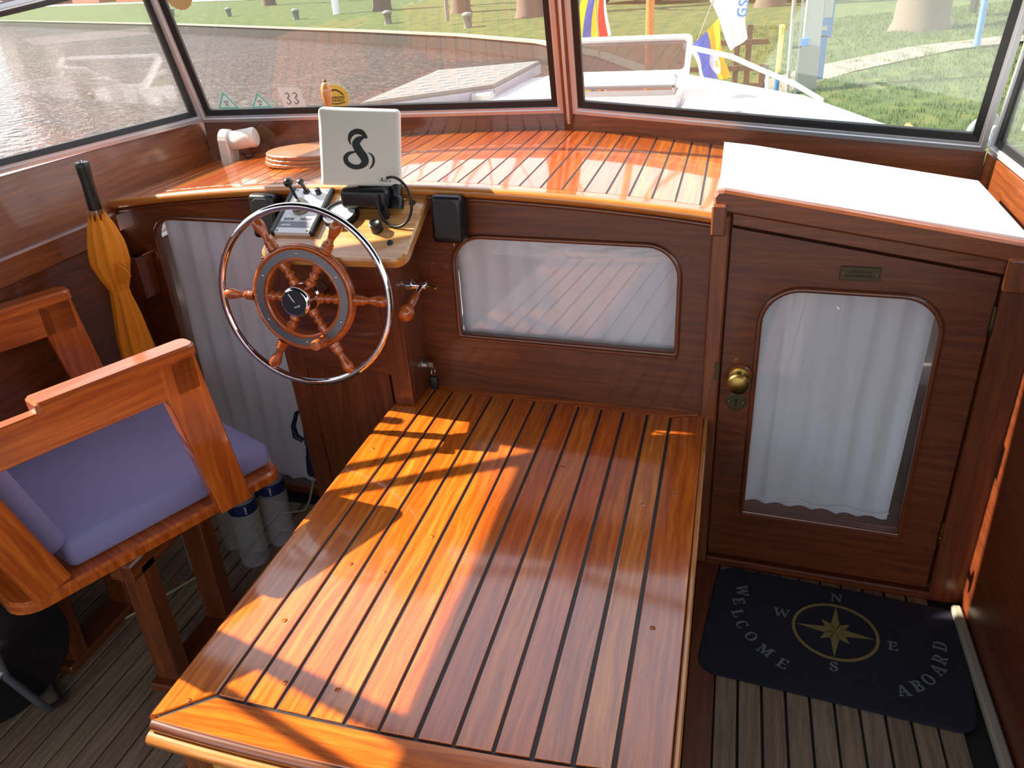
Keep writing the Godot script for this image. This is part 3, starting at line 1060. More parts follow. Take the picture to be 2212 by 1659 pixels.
# ---------------------------------------------------------------- bench
func bench() -> void:
	var b := thing("engine_box_bench", "long varnished teak bench box with caulked planks in the middle of the cockpit", "bench", Vector3(-0.45, 0, -1.35))
	var Y := 0.5
	var zb := func(x: float) -> float: return bulk_z(x) - 0.0      # back
	var bow := func(x: float) -> float: return -0.742 + 0.016 * (1.0 - pow((x + 0.455) / 0.435, 2.0))
	begin()
	prism([Vector3(-0.885, Y - 0.004, -0.75), Vector3(-0.026, Y - 0.004, -0.75), Vector3(-0.026, Y - 0.004, bulk_z(-0.02) + 0.004), Vector3(-0.885, Y - 0.004, bulk_z(-0.88) + 0.004)], Vector3(0, -0.03, 0))
	fin("caulking", M.caulk, b)
	var xs := [-0.8073, -0.7507, -0.6904, -0.6261, -0.5600, -0.4962, -0.4313, -0.3657, -0.2997, -0.2378, -0.1725, -0.110]
	for i in 11:
		var x0: float = xs[i] + 0.0036
		var x1: float = xs[i + 1] - 0.0036
		var jx := rng.randf_range(-0.0009, 0.0009)
		begin(Transform3D(), Vector3(0, 0, 1))
		prism([Vector3(x0 + jx, Y, bow.call(x0) - 0.0765), Vector3(x1, Y, bow.call(x1) - 0.0765), Vector3(x1, Y, bulk_z(x1) + 0.03), Vector3(x0, Y, bulk_z(x0) + 0.03)], Vector3(0, -0.02, 0), 0.0008)
		fin("plank", M["bench_teak_%d" % [3, 0, 1, 0, 1, 2, 4, 1, 4, 2, 0][i]], b)
	var zl := bulk_z(-0.85)
	begin(Transform3D(), Vector3(0, 0, 1))          # port border
	prism([Vector3(-0.892, Y, -0.748), Vector3(-0.811, Y, bow.call(-0.81) - 0.078), Vector3(-0.811, Y, bulk_z(-0.811) + 0.028), Vector3(-0.892, Y, bulk_z(-0.892) + 0.002)], Vector3(0, -0.024, 0), 0.0015)
	fin("border_board", M.bench_teak_3, b)
	begin(Transform3D(), Vector3(0, 0, 1))          # starboard border
	prism([Vector3(-0.106, Y, bow.call(-0.106) - 0.078), Vector3(-0.024, Y, -0.748), Vector3(-0.024, Y, bulk_z(-0.024) + 0.002), Vector3(-0.106, Y, bulk_z(-0.106) + 0.036)], Vector3(0, -0.024, 0), 0.0015)
	fin("border_board", M.bench_teak_2, b)
	begin()                                         # aft border, slightly bowed
	var p := [Vector3(-0.886, Y, -0.743)]
	for i in 9:
		var x := lerpf(-0.88, -0.03, i / 8.0)
		p.append(Vector3(x, Y, bow.call(x)))
	for i in 9:
		var x := lerpf(-0.110, -0.8043, i / 8.0)
		p.append(Vector3(x, Y, bow.call(x) - 0.0705))
	prism(p, Vector3(0, -0.024, 0), 0.0015)
	fin("border_board", M.bench_teak_1, b)
	begin()                                         # forward border
	prism([Vector3(-0.80, Y, bulk_z(-0.80) + 0.025), Vector3(-0.110, Y, bulk_z(-0.11) + 0.030), Vector3(-0.03, Y, bulk_z(-0.03) + 0.001), Vector3(-0.885, Y, bulk_z(-0.885) + 0.001)], Vector3(0, -0.024, 0), 0.0008)
	fin("border_board", M.bench_teak_2, b)
	# plugs over the screws
	for q in [[-0.778, -1.0], [-0.70, -0.86], [-0.60, -0.865], [-0.72, -1.18], [-0.85, -1.43], [-0.86, -1.62], [-0.64, -1.17], [-0.58, -1.30], [-0.08, -1.12], [-0.07, -1.55], [-0.85, -0.79], [-0.16, -1.90], [-0.14, -1.5], [-0.35, -1.62]]:
		begin(Transform3D(), Vector3(0, 0, 1))
		lathe(Transform3D(Basis(), Vector3(q[0], Y - 0.004, q[1])), [[0.0055, 0], [0.0055, 0.0043], [0, 0.0043]], 12)
		fin("plug", M["bench_teak_%d" % rng.randi_range(0, 4)], b)
	# edges: rounded nosing, pale strip, body
	begin()
	var nz := []
	for i in 15:
		var x := lerpf(-0.888, -0.028, i / 14.0)
		nz.append(Vector3(x, Y - 0.011, bow.call(x) + 0.001))
	tube(nz, 0.0105, 10)
	fin("nosing", M.mahogany_warm, b)
	begin()
	var n2 := []
	for i in 15:
		var x := lerpf(-0.893, -0.024, i / 14.0)
		n2.append(Vector3(x, Y - 0.034, bow.call(x) + 0.010))
	tube(n2, 0.014, 10)
	fin("lower_moulding", M.lip_wood, b)
	begin(Transform3D(), Vector3(0, 0, 1))
	tube([Vector3(-0.892, Y - 0.013, -0.752), Vector3(-0.892, Y - 0.013, bulk_z(-0.89) + 0.004)], 0.0125, 10)
	fin("nosing", M.bench_teak_3, b)
	begin(Transform3D(), Vector3(0, 0, 1))
	cbox(Vector3(-0.0165, Y - 0.016, -1.338), Vector3(0.011, 0.030, 1.185), 0.003)
	fin("edge_strip", M.lip_wood, b)
	begin(Transform3D(), Vector3(0, 0, 1))
	cbox(Vector3(-0.458, 0.235, -1.345), Vector3(0.846, 0.465, 1.13), 0.004)
	fin("body", M.mahogany, b)
	for s in [[-0.851, 0.05], [-0.065, 0.05]]:
		begin(Transform3D(), Vector3(0, 1, 0))
		cbox(Vector3(s[0], 0.23, -0.772), Vector3(s[1], 0.46, 0.022), 0.003)
		fin("stile", M.rail_wood, b)
	begin(Transform3D(), Vector3(1, 0, 0))
	cbox(Vector3(-0.458, 0.23, -0.778), Vector3(0.74, 0.46, 0.012), 0.0)
	fin("front_panel", M.pale_teak, b)

# ---------------------------------------------------------------- helm console
var CT: Transform3D       # frame on the console top: x to starboard, y out of the surface, z down the slope
func console() -> void:
	var c := thing("helm_console", "varnished helm console with a sloping pale teak instrument top", "console", Vector3(-1.02, 0, -1.9))
	# body with a recessed front panel
	var F := func(x: float, y: float, dz: float) -> Vector3: return Vector3(x, y, lerpf(-1.885, -1.83, clampf((y - 0.0) / 0.93, 0, 1)) + dz)
	begin(Transform3D(), Vector3(0, 1, 0))
	for s in [[-1.215, -1.155], [-0.89, -0.832]]:
		var y0 := 0.0 if s[0] < -1.0 else 0.502
		prism([F.call(s[0], y0, 0), F.call(s[1], y0, 0), F.call(s[1], 0.945, 0), F.call(s[0], 0.945, 0)], Vector3(0, 0, -0.03), 0.002)
		fin("stile", M.mahogany, c)
		begin(Transform3D(), Vector3(0, 1, 0))
	G = Vector3(1, 0, 0)
	prism([F.call(-1.155, 0.60, 0), F.call(-0.89, 0.60, 0), F.call(-0.89, 0.945, 0), F.call(-1.155, 0.945, 0)], Vector3(0, 0, -0.03), 0.001)
	fin("rail", M.mahogany, c)
	begin(Transform3D(), Vector3(0, 1, 0))
	prism([F.call(-1.156, 0.0, -0.008), F.call(-0.90, 0.0, -0.008), F.call(-0.90, 0.602, -0.008), F.call(-1.156, 0.602, -0.008)], Vector3(0, 0, -0.02), 0.0)
	fin("lower_panel", M.mahogany, c)
	begin(Transform3D(), Vector3(0, 1, 0))
	prism([Vector3(-0.832, 0.502, -1.8855), Vector3(-0.832, 0.502, bulk_z(-0.83)), Vector3(-0.832, 1.05, bulk_z(-0.83)), Vector3(-0.832, 0.955, -1.8605)], Vector3(-0.02, 0, 0), 0.001)
	fin("side_panel", M.mahogany, c)
	begin(Transform3D(), Vector3(0, 1, 0))
	prism([Vector3(-1.215, 0.0, -1.9155), Vector3(-1.215, 0.0, bulk_z(-1.2)), Vector3(-1.215, 1.05, bulk_z(-1.2)), Vector3(-1.215, 0.955, -1.8605)], Vector3(0.02, 0, 0), 0.001)
	fin("side_panel", M.mahogany, c)
	# top
	var o := Vector3(-0.98, 0.969, -1.768)
	var zdir := Vector3(0, 0.972 - 1.088, -1.768 + 2.0).normalized()
	var ydir := zdir.cross(Vector3(1, 0, 0)).normalized()
	CT = Transform3D(Basis(Vector3(1, 0, 0), ydir, zdir), o)
	begin(CT, Vector3(1, 0, 0))
	var L := 0.2575
	prism(gnd(rrect(-0.205, -L, 0.207, 0.0, [0.0, 0.0, 0.035, 0.035], 6), 0.0), Vector3(0, -0.026, 0), 0.005)
	fin("top", M.pale_teak, c)
	for q in [[0.170, -0.212], [0.152, -0.062]]:
		begin(CT)
		lathe(Transform3D(Basis(), Vector3(q[0], 0, q[1])), [[0.009, 0], [0.008, 0.003], [0.0, 0.004]], 14)
		fin("screw", M.black_plastic, c)
	# bow thruster panel
	var p := thing("thruster_panel", "white control panel with joystick lettered for the bow thruster", "control panel", CT * Vector3(-0.08, 0, -0.12), "", "", CT.basis)
	var PX := -0.131
	var PZ := -0.165
	begin(CT)
	cbox(Vector3(PX, 0.006, PZ), Vector3(0.104, 0.012, 0.174), 0.001)
	fin("face_plate", M.label_white, p)
	for s in [-1, 1]:
		begin(CT)
		cbox(Vector3(PX + s * 0.0575, 0.008, PZ), Vector3(0.013, 0.018, 0.178), 0.003)
		fin("side_rail", M.black_plastic, p)
	begin(CT)
	cbox(Vector3(PX, 0.0124, PZ + 0.056), Vector3(0.102, 0.0012, 0.022), 0)
	fin("grey_band", M.panel_grey, p)
	var down := CT * Transform3D(Basis(Vector3(1, 0, 0), Vector3(0, 0, -1), Vector3(0, 1, 0)), Vector3.ZERO)
	lettering("BOW", 0.010, M.grey_ink, down * Transform3D(Basis(), Vector3(PX - 0.026, -(PZ + 0.036), 0.0125)), p)
	lettering("PROP", 0.010, M.grey_ink, down * Transform3D(Basis(), Vector3(PX + 0.024, -(PZ + 0.036), 0.0125)), p)
	lettering("vetus", 0.008, M.label_white, down * Transform3D(Basis(), Vector3(PX - 0.026, -(PZ + 0.059), 0.0135)), p)
	for q in [[-0.044, 0.079], [0.044, 0.079], [0.044, -0.079], [-0.044, -0.079]]:
		begin(CT)
		lathe(Transform3D(Basis(), Vector3(PX + q[0], 0.012, PZ + q[1])), [[0.0035, 0], [0.003, 0.001], [0, 0.0014]], 10)
		fin("screw", M.pewter, p)
	begin(CT)
	var jx := Vector3(PX - 0.004, 0.012, PZ - 0.006)
	lathe(Transform3D(Basis(), jx), [[0.026, 0], [0.026, 0.004, 1], [0.023, 0.006], [0.023, 0.013, 1], [0.019, 0.015], [0.018, 0.020], [0.015, 0.021], [0.015, 0.026], [0.011, 0.027], [0.010, 0.032], [0.006, 0.034], [0, 0.034]], 24)
	var jb := fin("joystick_boot", M.pewter, p)
	begin(CT)
	tube([jx + Vector3(0, 0.03, 0), jx + Vector3(-0.012, 0.075, -0.012)], 0.0038, 8)
	fin("joystick", M.black_plastic, p)
	begin(CT)
	lathe(Transform3D(Basis(), jx + Vector3(-0.013, 0.066, -0.013)), ball(0.0125), 20)
	fin("ball_knob", M.black_plastic, p)
	begin(CT)
	lathe(ax(Vector3(PX - 0.014, 0.012, PZ - 0.072), Vector3(-0.12, 1, 0)), [[0.010, 0], [0.010, 0.004, 1], [0.007, 0.008], [0.004, 0.010], [0.005, 0.03], [0.009, 0.034], [0.009, 0.043, 1], [0.006, 0.045], [0, 0.045]], 16)
	fin("toggle_switch", M.black_plastic, p)
	begin(CT)
	lathe(Transform3D(Basis(), Vector3(PX + 0.024, 0.012, PZ - 0.068)), [[0.0085, 0], [0.0078, 0.014], [0.007, 0.0155], [0, 0.0155]], 16)
	fin("button", M.black_plastic, p)
	# round gauge
	var g := thing("gauge", "round pale-faced gauge in a black bezel on the console top", "gauge", CT * Vector3(-0.017, 0, -0.158), "", "", CT.basis)
	begin(CT)
	lathe(Transform3D(Basis(), Vector3(-0.015, 0, -0.155)), [[0.049, 0], [0.049, 0.014, 1], [0.046, 0.018], [0.042, 0.018, 1], [0.041, 0.012]], 36)
	fin("bezel", M.black_plastic, g)
	begin(CT)
	lathe(Transform3D(Basis(), Vector3(-0.015, 0, -0.155)), [[0.041, 0.012], [0, 0.012]], 36)
	fin("dial", M.gelcoat, g)
	# knobs
	for q in [[0.110, -0.158, 0.0125, 0.03], [0.102, -0.108, 0.0160, 0.026]]:
		var kb := thing("switch_knob", "tall black switch knob under the looped cable" if q[3] > 0.028 else "squat black switch knob beside the gauge", "knob", CT * Vector3(q[0], 0, q[1]), "", "", CT.basis)
		begin(CT)
		var pr := [[q[2] * 1.05, 0.0], [q[2], q[3] * 0.8], [q[2] * 0.96, q[3], 1], [q[2] * 0.8, q[3] * 1.03, 1], [q[2] * 0.7, q[3] * 0.95], [0, q[3] * 0.95]]
		lathe(Transform3D(Basis(), Vector3(q[0], 0, q[1])), pr, 20)
		fin("cap", M.black_plastic, kb)
	# plotter under its cover
	var pl := thing("chart_plotter", "boxy white fabric instrument cover printed with a black snake emblem", "instrument", CT * Vector3(0.06, 0, -0.22))
	var CV := Transform3D(Basis.from_euler(Vector3(-0.10, 0.36, -0.10)), Vector3(-0.93, 1.212, -1.945))
	begin(CV)
	rbox(Vector3(0, 0, 0), Vector3(0.206, 0.192, 0.05), 0.012, 3)
	fin("cover", M.cover_cloth, pl)
	var E_ := func(a: Array) -> Array:
		var r := []
		for q in a: r.append([(q[0] - 1355.0) / 650.0 * 0.206, -(q[1] - 730.0) / 640.0 * 0.192, q[2] / 650.0 * 0.206])
		return r
	var LG := CV * Transform3D(Basis(), Vector3(0, 0, 0.0248))
	for s in [[[1283, 706, 4], [1270, 668, 20], [1284, 622, 38], [1322, 596, 42], [1368, 600, 42], [1402, 638, 26], [1408, 650, 6]], [[1392, 640, 8], [1350, 656, 46], [1322, 694, 62], [1345, 750, 66], [1382, 806, 66], [1386, 850, 58], [1345, 884, 38], [1290, 884, 38], [1246, 854, 40], [1236, 812, 38], [1264, 776, 28], [1326, 758, 6]], [[1418, 764, 4], [1450, 790, 16], [1460, 832, 20], [1446, 876, 16], [1422, 902, 4]]]:
		begin(LG)
		ribbon(E_.call(s), 0.0009)
		fin("emblem", M.ink, pl)
	lettering("Cobra", 0.0075, M.grey_ink, LG * Transform3D(Basis(), Vector3(0.062, -0.080, 0.0006)), pl, "lettering", true, 0.0008)
	begin(LG)
	ribbon(E_.call([[1516, 972, 4], [1525, 978, 8], [1520, 986, 8], [1530, 996, 8], [1516, 998, 4]]), 0.0008)
	fin("small_emblem", M.ink, pl)
	# bracket
	begin(Transform3D(Basis(), CT * Vector3(0.055, 0, -0.195)))
	rbox(Vector3(0, 0.03, 0.006), Vector3(0.135, 0.055, 0.07), 0.014, 3)
	fin("bracket_base", M.black_plastic, pl)
	begin(Transform3D(Basis(), CT * Vector3(0.055, 0, -0.195)))
	cbox(Vector3(0, 0.075, -0.004), Vector3(0.05, 0.05, 0.03), 0.004)
	fin("bracket_neck", M.black_plastic, pl)
	begin(Transform3D(Basis(), CT * Vector3(0.12, 0, -0.19)))
	lathe(ax(Vector3(0.01, 0.0, 0.0), Vector3(0, 1, -0.3)), [[0.022, 0], [0.021, 0.03], [0.017, 0.034, 1], [0.017, 0.06], [0.014, 0.075], [0, 0.075]], 18)
	fin("cable_plug", M.black_plastic, pl)
	begin()
	var cb := []
	var c0 := CT * Vector3(0.13, 0.045, -0.20)
	for i in 25:
		var t := i / 24.0
		var a := PI * 0.62 - t * 5.3
		cb.append(c0 + Vector3(0.022 + 0.052 * cos(a), -0.012 + 0.062 * sin(a), 0.03 + 0.03 * sin(t * PI)))
	tube(cb, 0.0036, 8)
	fin("cable", M.rubber, pl)
	# engine lever
	var lv := thing("throttle_lever", "chrome engine lever with a turned wooden grip on the console side", "lever", Vector3(-0.83, 0.84, -1.93))
	begin()
	prism([Vector3(-0.831, 0.70, -1.895), Vector3(-0.831, 0.70, -1.975), Vector3(-0.831, 0.965, -1.985), Vector3(-0.831, 0.985, -1.94), Vector3(-0.831, 0.94, -1.895)], Vector3(-0.004, 0, 0))
	fin("mounting_plate", M.mahogany, lv)
	begin()
	lathe(ax(Vector3(-0.831, 0.845, -1.925), Vector3(1, 0, 0)), [[0.017, 0], [0.017, 0.008, 1], [0.012, 0.010], [0.012, 0.04], [0.014, 0.043], [0.012, 0.05], [0, 0.051]], 18)
	fin("pivot", M.chrome, lv)
	begin()
	tube([Vector3(-0.795, 0.845, -1.922), Vector3(-0.796, 0.834, -1.876)], 0.0065, 10)
	fin("shaft", M.chrome, lv)
	begin()
	lathe(ax(Vector3(-0.796, 0.836, -1.882), Vector3(-0.002, -0.026, 0.10)), [[0.0, 0], [0.0105, 0.0], [0.0115, 0.02], [0.0125, 0.05], [0.011, 0.053], [0.011, 0.063], [0.017, 0.068], [0.0225, 0.08], [0.0215, 0.094], [0.014, 0.104], [0, 0.106]], 20)
	fin("grip", M.wheel_wood, lv)
	begin()
	lathe(ax(Vector3(-0.782, 0.845, -1.925), Vector3(1, -0.3, 0)), [[0.004, 0], [0.004, 0.02], [0.006, 0.022], [0.006, 0.03], [0, 0.03]], 10)
	fin("wing_nut", M.brass, lv)
	# ignition lock with key
	var ig := thing("ignition_lock", "dark ignition lock with hanging key low on the console side", "lock", Vector3(-0.83, 0.59, -1.94))
	begin()
	lathe(ax(Vector3(-0.832, 0.594, -1.94), Vector3(1, 0, 0)), [[0.018, 0], [0.018, 0.004, 1], [0.012, 0.006], [0.012, 0.022, 1], [0, 0.022]], 18)
	fin("barrel", M.pewter, ig)
	begin()
	cbox(Vector3(-0.803, 0.594, -1.94), Vector3(0.016, 0.016, 0.002), 0.0008)
	fin("key", M.pewter, ig)
	begin()
	var kr := []
	for i in 12: kr.append(Vector3(-0.797, 0.572 + 0.014 * cos(TAU * i / 12), -1.94 + 0.014 * sin(TAU * i / 12)))
	tube(kr, 0.0011, 6, true)
	fin("key_ring", M.chrome, ig)
	begin()
	rbox(Vector3(-0.797, 0.538, -1.938), Vector3(0.026, 0.042, 0.014), 0.006, 2)
	fin("key_fob", M.rubber, ig)

func ball(r: float) -> Array:
	var a := []
	for i in 13: a.append([r * sin(PI * i / 12.0), r - r * cos(PI * i / 12.0)])
	return a

# ---------------------------------------------------------------- wheel
func helm_wheel() -> void:
	var n := Vector3(0.035, 0.115, 0.993).normalized()
	var u := Vector3.UP.cross(n).normalized()
	var v := n.cross(u)
	var WF := Transform3D(Basis(u, v, n), Vector3(-1.051, 0.871, -1.74))
	var w := thing("steering_wheel", "wooden six-spoked steering wheel with a chrome outer rim", "steering wheel", WF.origin, "", "", WF.basis)
	begin(WF)
	var p := []
	for i in 72: p.append(Vector3(0.2355 * cos(TAU * i / 72), 0.2355 * sin(TAU * i / 72), 0.0))
	tube(p, 0.0095, 12, true)
	fin("rim", M.chrome, w)
	# wooden felloe ring
	begin(WF)
	var prof := [[0.099, -0.014], [0.099, 0.010, 1], [0.103, 0.014], [0.107, 0.012, 1], [0.107, 0.0145, 1], [0.129, 0.0145, 1], [0.129, 0.012, 1], [0.132, 0.015], [0.138, 0.014], [0.141, 0.010], [0.139, 0.005, 1], [0.142, 0.003], [0.143, -0.006], [0.139, -0.012], [0.132, -0.014, 1], [0.099, -0.014]]
	lathe(ax(Vector3.ZERO, Vector3(0, 0, 1)), rev(prof), 64)
	fin("ring", M.wheel_wood, w)
	begin(WF)
	lathe(ax(Vector3.ZERO, Vector3(0, 0, 1)), rev([[0.1085, 0.0146], [0.1085, 0.0158, 1], [0.1275, 0.0158, 1], [0.1275, 0.0146]]), 64)
	var mr := fin("metal_band", M.steel_grey, w)
	for i in 6:
		var a := TAU * (i + 0.5) / 6.0
		begin(WF)
		lathe(ax(Vector3(0.118 * cos(a), 0.118 * sin(a), 0.0156), Vector3(0, 0, 1)), [[0.003, 0], [0.0024, 0.0012], [0, 0.0016]], 10)
		fin("rivet", M.chrome, mr)
	for i in 6:
		var a := TAU * i / 6.0 - 0.02
		var d := Vector3(cos(a), sin(a), 0)
		begin(WF)
		lathe(ax(d * 0.141, d), [[0.0155, 0], [0.0155, 0.009, 1], [0.0125, 0.011], [0.016, 0.0155], [0.0125, 0.020], [0.015, 0.023], [0.011, 0.028], [0.0088, 0.036], [0.0105, 0.047], [0.0145, 0.061], [0.016, 0.07], [0.015, 0.079], [0.0105, 0.087], [0, 0.09]], 16)
		fin("handle", M.wheel_wood, w)
		begin(WF)
		lathe(ax(d * 0.03, d), [[0.0145, 0], [0.0145, 0.022, 1], [0.010, 0.025], [0.009, 0.031], [0.0135, 0.035], [0.0135, 0.04], [0.009, 0.044], [0.010, 0.05], [0.0145, 0.056, 1], [0.0145, 0.071]], 14)
		fin("spoke", M.wheel_wood, w)
	begin(WF)
	lathe(ax(Vector3(0, 0, -0.06), Vector3(0, 0, 1)), [[0.022, -0.03], [0.022, 0.03], [0.046, 0.04, 1], [0.046, 0.064, 1], [0.043, 0.068, 1], [0.041, 0.070], [0.040, 0.108], [0.037, 0.114], [0.0325, 0.1155, 1], [0.032, 0.113]], 36)
	fin("hub", M.chrome, w)
	begin(WF)
	lathe(ax(Vector3(0, 0, 0.0525), Vector3(0, 0, 1)), [[0.0322, 0], [0, 0.001]], 32)
	var hd := fin("hub_disc", M.ink, w)
	begin(WF)
	bar(Vector3(-0.016, 0.022, 0.0536), Vector3(-0.002, 0.001, 0.0538), 0.0026, 0.0008, Vector3(0, 0, 1), 0)
	fin("pointer", M.label_white, hd)
	begin(WF)
	lathe(ax(Vector3(0.0, -0.001, 0.0533), Vector3(0, 0, 1)), [[0.002, 0], [0.0016, 0.001], [0, 0.0013]], 8)
	fin("stud", M.brass, hd)
	lettering("SOLAR", 0.0042, M.label_white, WF * Transform3D(Basis(Vector3(0, 0, 1), 0.35), Vector3(0.005, -0.011, 0.0535)), hd, "lettering", false, 0.0006)
	# spinner grip
	var ga := deg_to_rad(-64.0)
	begin(WF)
	lathe(ax(Vector3(0.118 * cos(ga), 0.118 * sin(ga), 0.014), Vector3(0.05, 0.0, 1)), [[0.010, 0], [0.012, 0.006], [0.009, 0.012], [0.0115, 0.03], [0.0145, 0.052], [0.0145, 0.060], [0.012, 0.066, 1], [0.0, 0.067]], 18)
	fin("spinner_grip", M.wheel_wood, w)

func rev(a: Array) -> Array:
	var r := a.duplicate()
	return r

# ---------------------------------------------------------------- chair
func chair() -> void:
	var Fd := Vector3(0.428, 0, -0.904).normalized()
	var Rd := Vector3(0.904, 0, 0.428).normalized()
	var CF := Transform3D(Basis(Rd, Vector3.UP, -Fd), Vector3(-1.488, 0, -1.434))
	var c := thing("helm_chair", "wooden helm armchair with lavender cushions on a slatted trestle", "chair", CF.origin, "", "", CF.basis)
	# seat board
	begin(CF, Vector3(1, 0, 0))
	prism(gnd(rrect(-0.30, -0.285, 0.292, 0.40, [0.05, 0.05, 0.06, 0.06], 6), 0.452), Vector3(0, -0.028, 0), 0.007)
	fin("seat_board", M.chair_wood, c)
	begin(CF)
	rbox(Vector3(-0.005, 0.488, -0.005), Vector3(0.535, 0.07, 0.54), 0.024, 4)
	fin("seat_cushion", M.cushion, c)
	# back
	for s in [-1, 1]:
		begin(CF, Vector3(0, 1, 0))
		bar(Vector3(s * 0.275, 0.452, 0.315), Vector3(s * 0.275, 1.02, 0.47), 0.035, 0.085, Vector3(0, 0, 1), 0.004)
		fin("back_post", M.chair_wood, c)
	begin(CF)
	var BK := CF * Transform3D(Basis(Vector3(1, 0, 0), 0.266), Vector3(0, 0.51, 0.275))
	begin(BK)
	rbox(Vector3(-0.005, 0.20, 0.0), Vector3(0.50, 0.42, 0.07), 0.024, 4)
	fin("back_cushion", M.cushion, c)
	begin(BK)
	cbox(Vector3(0, 0.25, 0.05), Vector3(0.52, 0.5, 0.018), 0.003)
	fin("back_board", M.chair_wood, c)
	for s in [-1, 1]:
		var x: float = 0.301 if s > 0 else -0.338
		# cap with rounded front
		begin(CF, Vector3(0, 0, 1))
		prism(gnd(rrect(x - 0.031, -0.118, x + 0.031, 0.235, [0.022, 0.022, 0.012, 0.012], 5), 0.892), Vector3(0, -0.026, 0), 0.005)
		fin("armrest_cap", M.chair_wood, c)
		begin(CF, Vector3(0, 0, 1))
		cbox(Vector3(x, 0.822, 0.145), Vector3(0.032, 0.088, 0.51), 0.003)
		fin("arm_rail", M.chair_wood, c)
		begin(CF, Vector3(0, 1, 0))
		prism([Vector3(x + 0.016, 0.43, -0.166), Vector3(x + 0.016, 0.43, -0.078), Vector3(x + 0.016, 0.792, -0.022), Vector3(x + 0.016, 0.866, -0.022), Vector3(x + 0.016, 0.866, -0.112)], Vector3(-0.032, 0, 0), 0.003)
		fin("arm_stile", M.chair_wood, c)
	# trestle
	for q in [[-1.31, -1.205], [-1.31, -1.425], [-1.63, -1.205], [-1.63, -1.425]]:
		begin(Transform3D(), Vector3(0, 1, 0))
		cbox(Vector3(q[0], 0.2, q[1]), Vector3(0.066, 0.4, 0.05), 0.003)
		fin("leg", M.mahogany, c)
	for q in [[-1.31, -1.315, 0.066, 0.33], [-1.63, -1.315, 0.066, 0.33]]:
		begin(Transform3D(), Vector3(0, 0, 1))
		cbox(Vector3(q[0], 0.4, q[1]), Vector3(q[2], 0.048, q[3]), 0.004)
		fin("top_rail", M.mahogany, c)
		begin(Transform3D(), Vector3(0, 0, 1))
		cbox(Vector3(q[0], 0.014, q[1]), Vector3(q[2] + 0.012, 0.028, q[3] - 0.01), 0.004)
		fin("foot_rail", M.mahogany, c)
	for z in [-1.19, -1.44]:
		begin()
		cbox(Vector3(-1.47, 0.4, z), Vector3(0.254, 0.046, 0.05), 0.004)
		fin("cross_rail", M.mahogany, c)

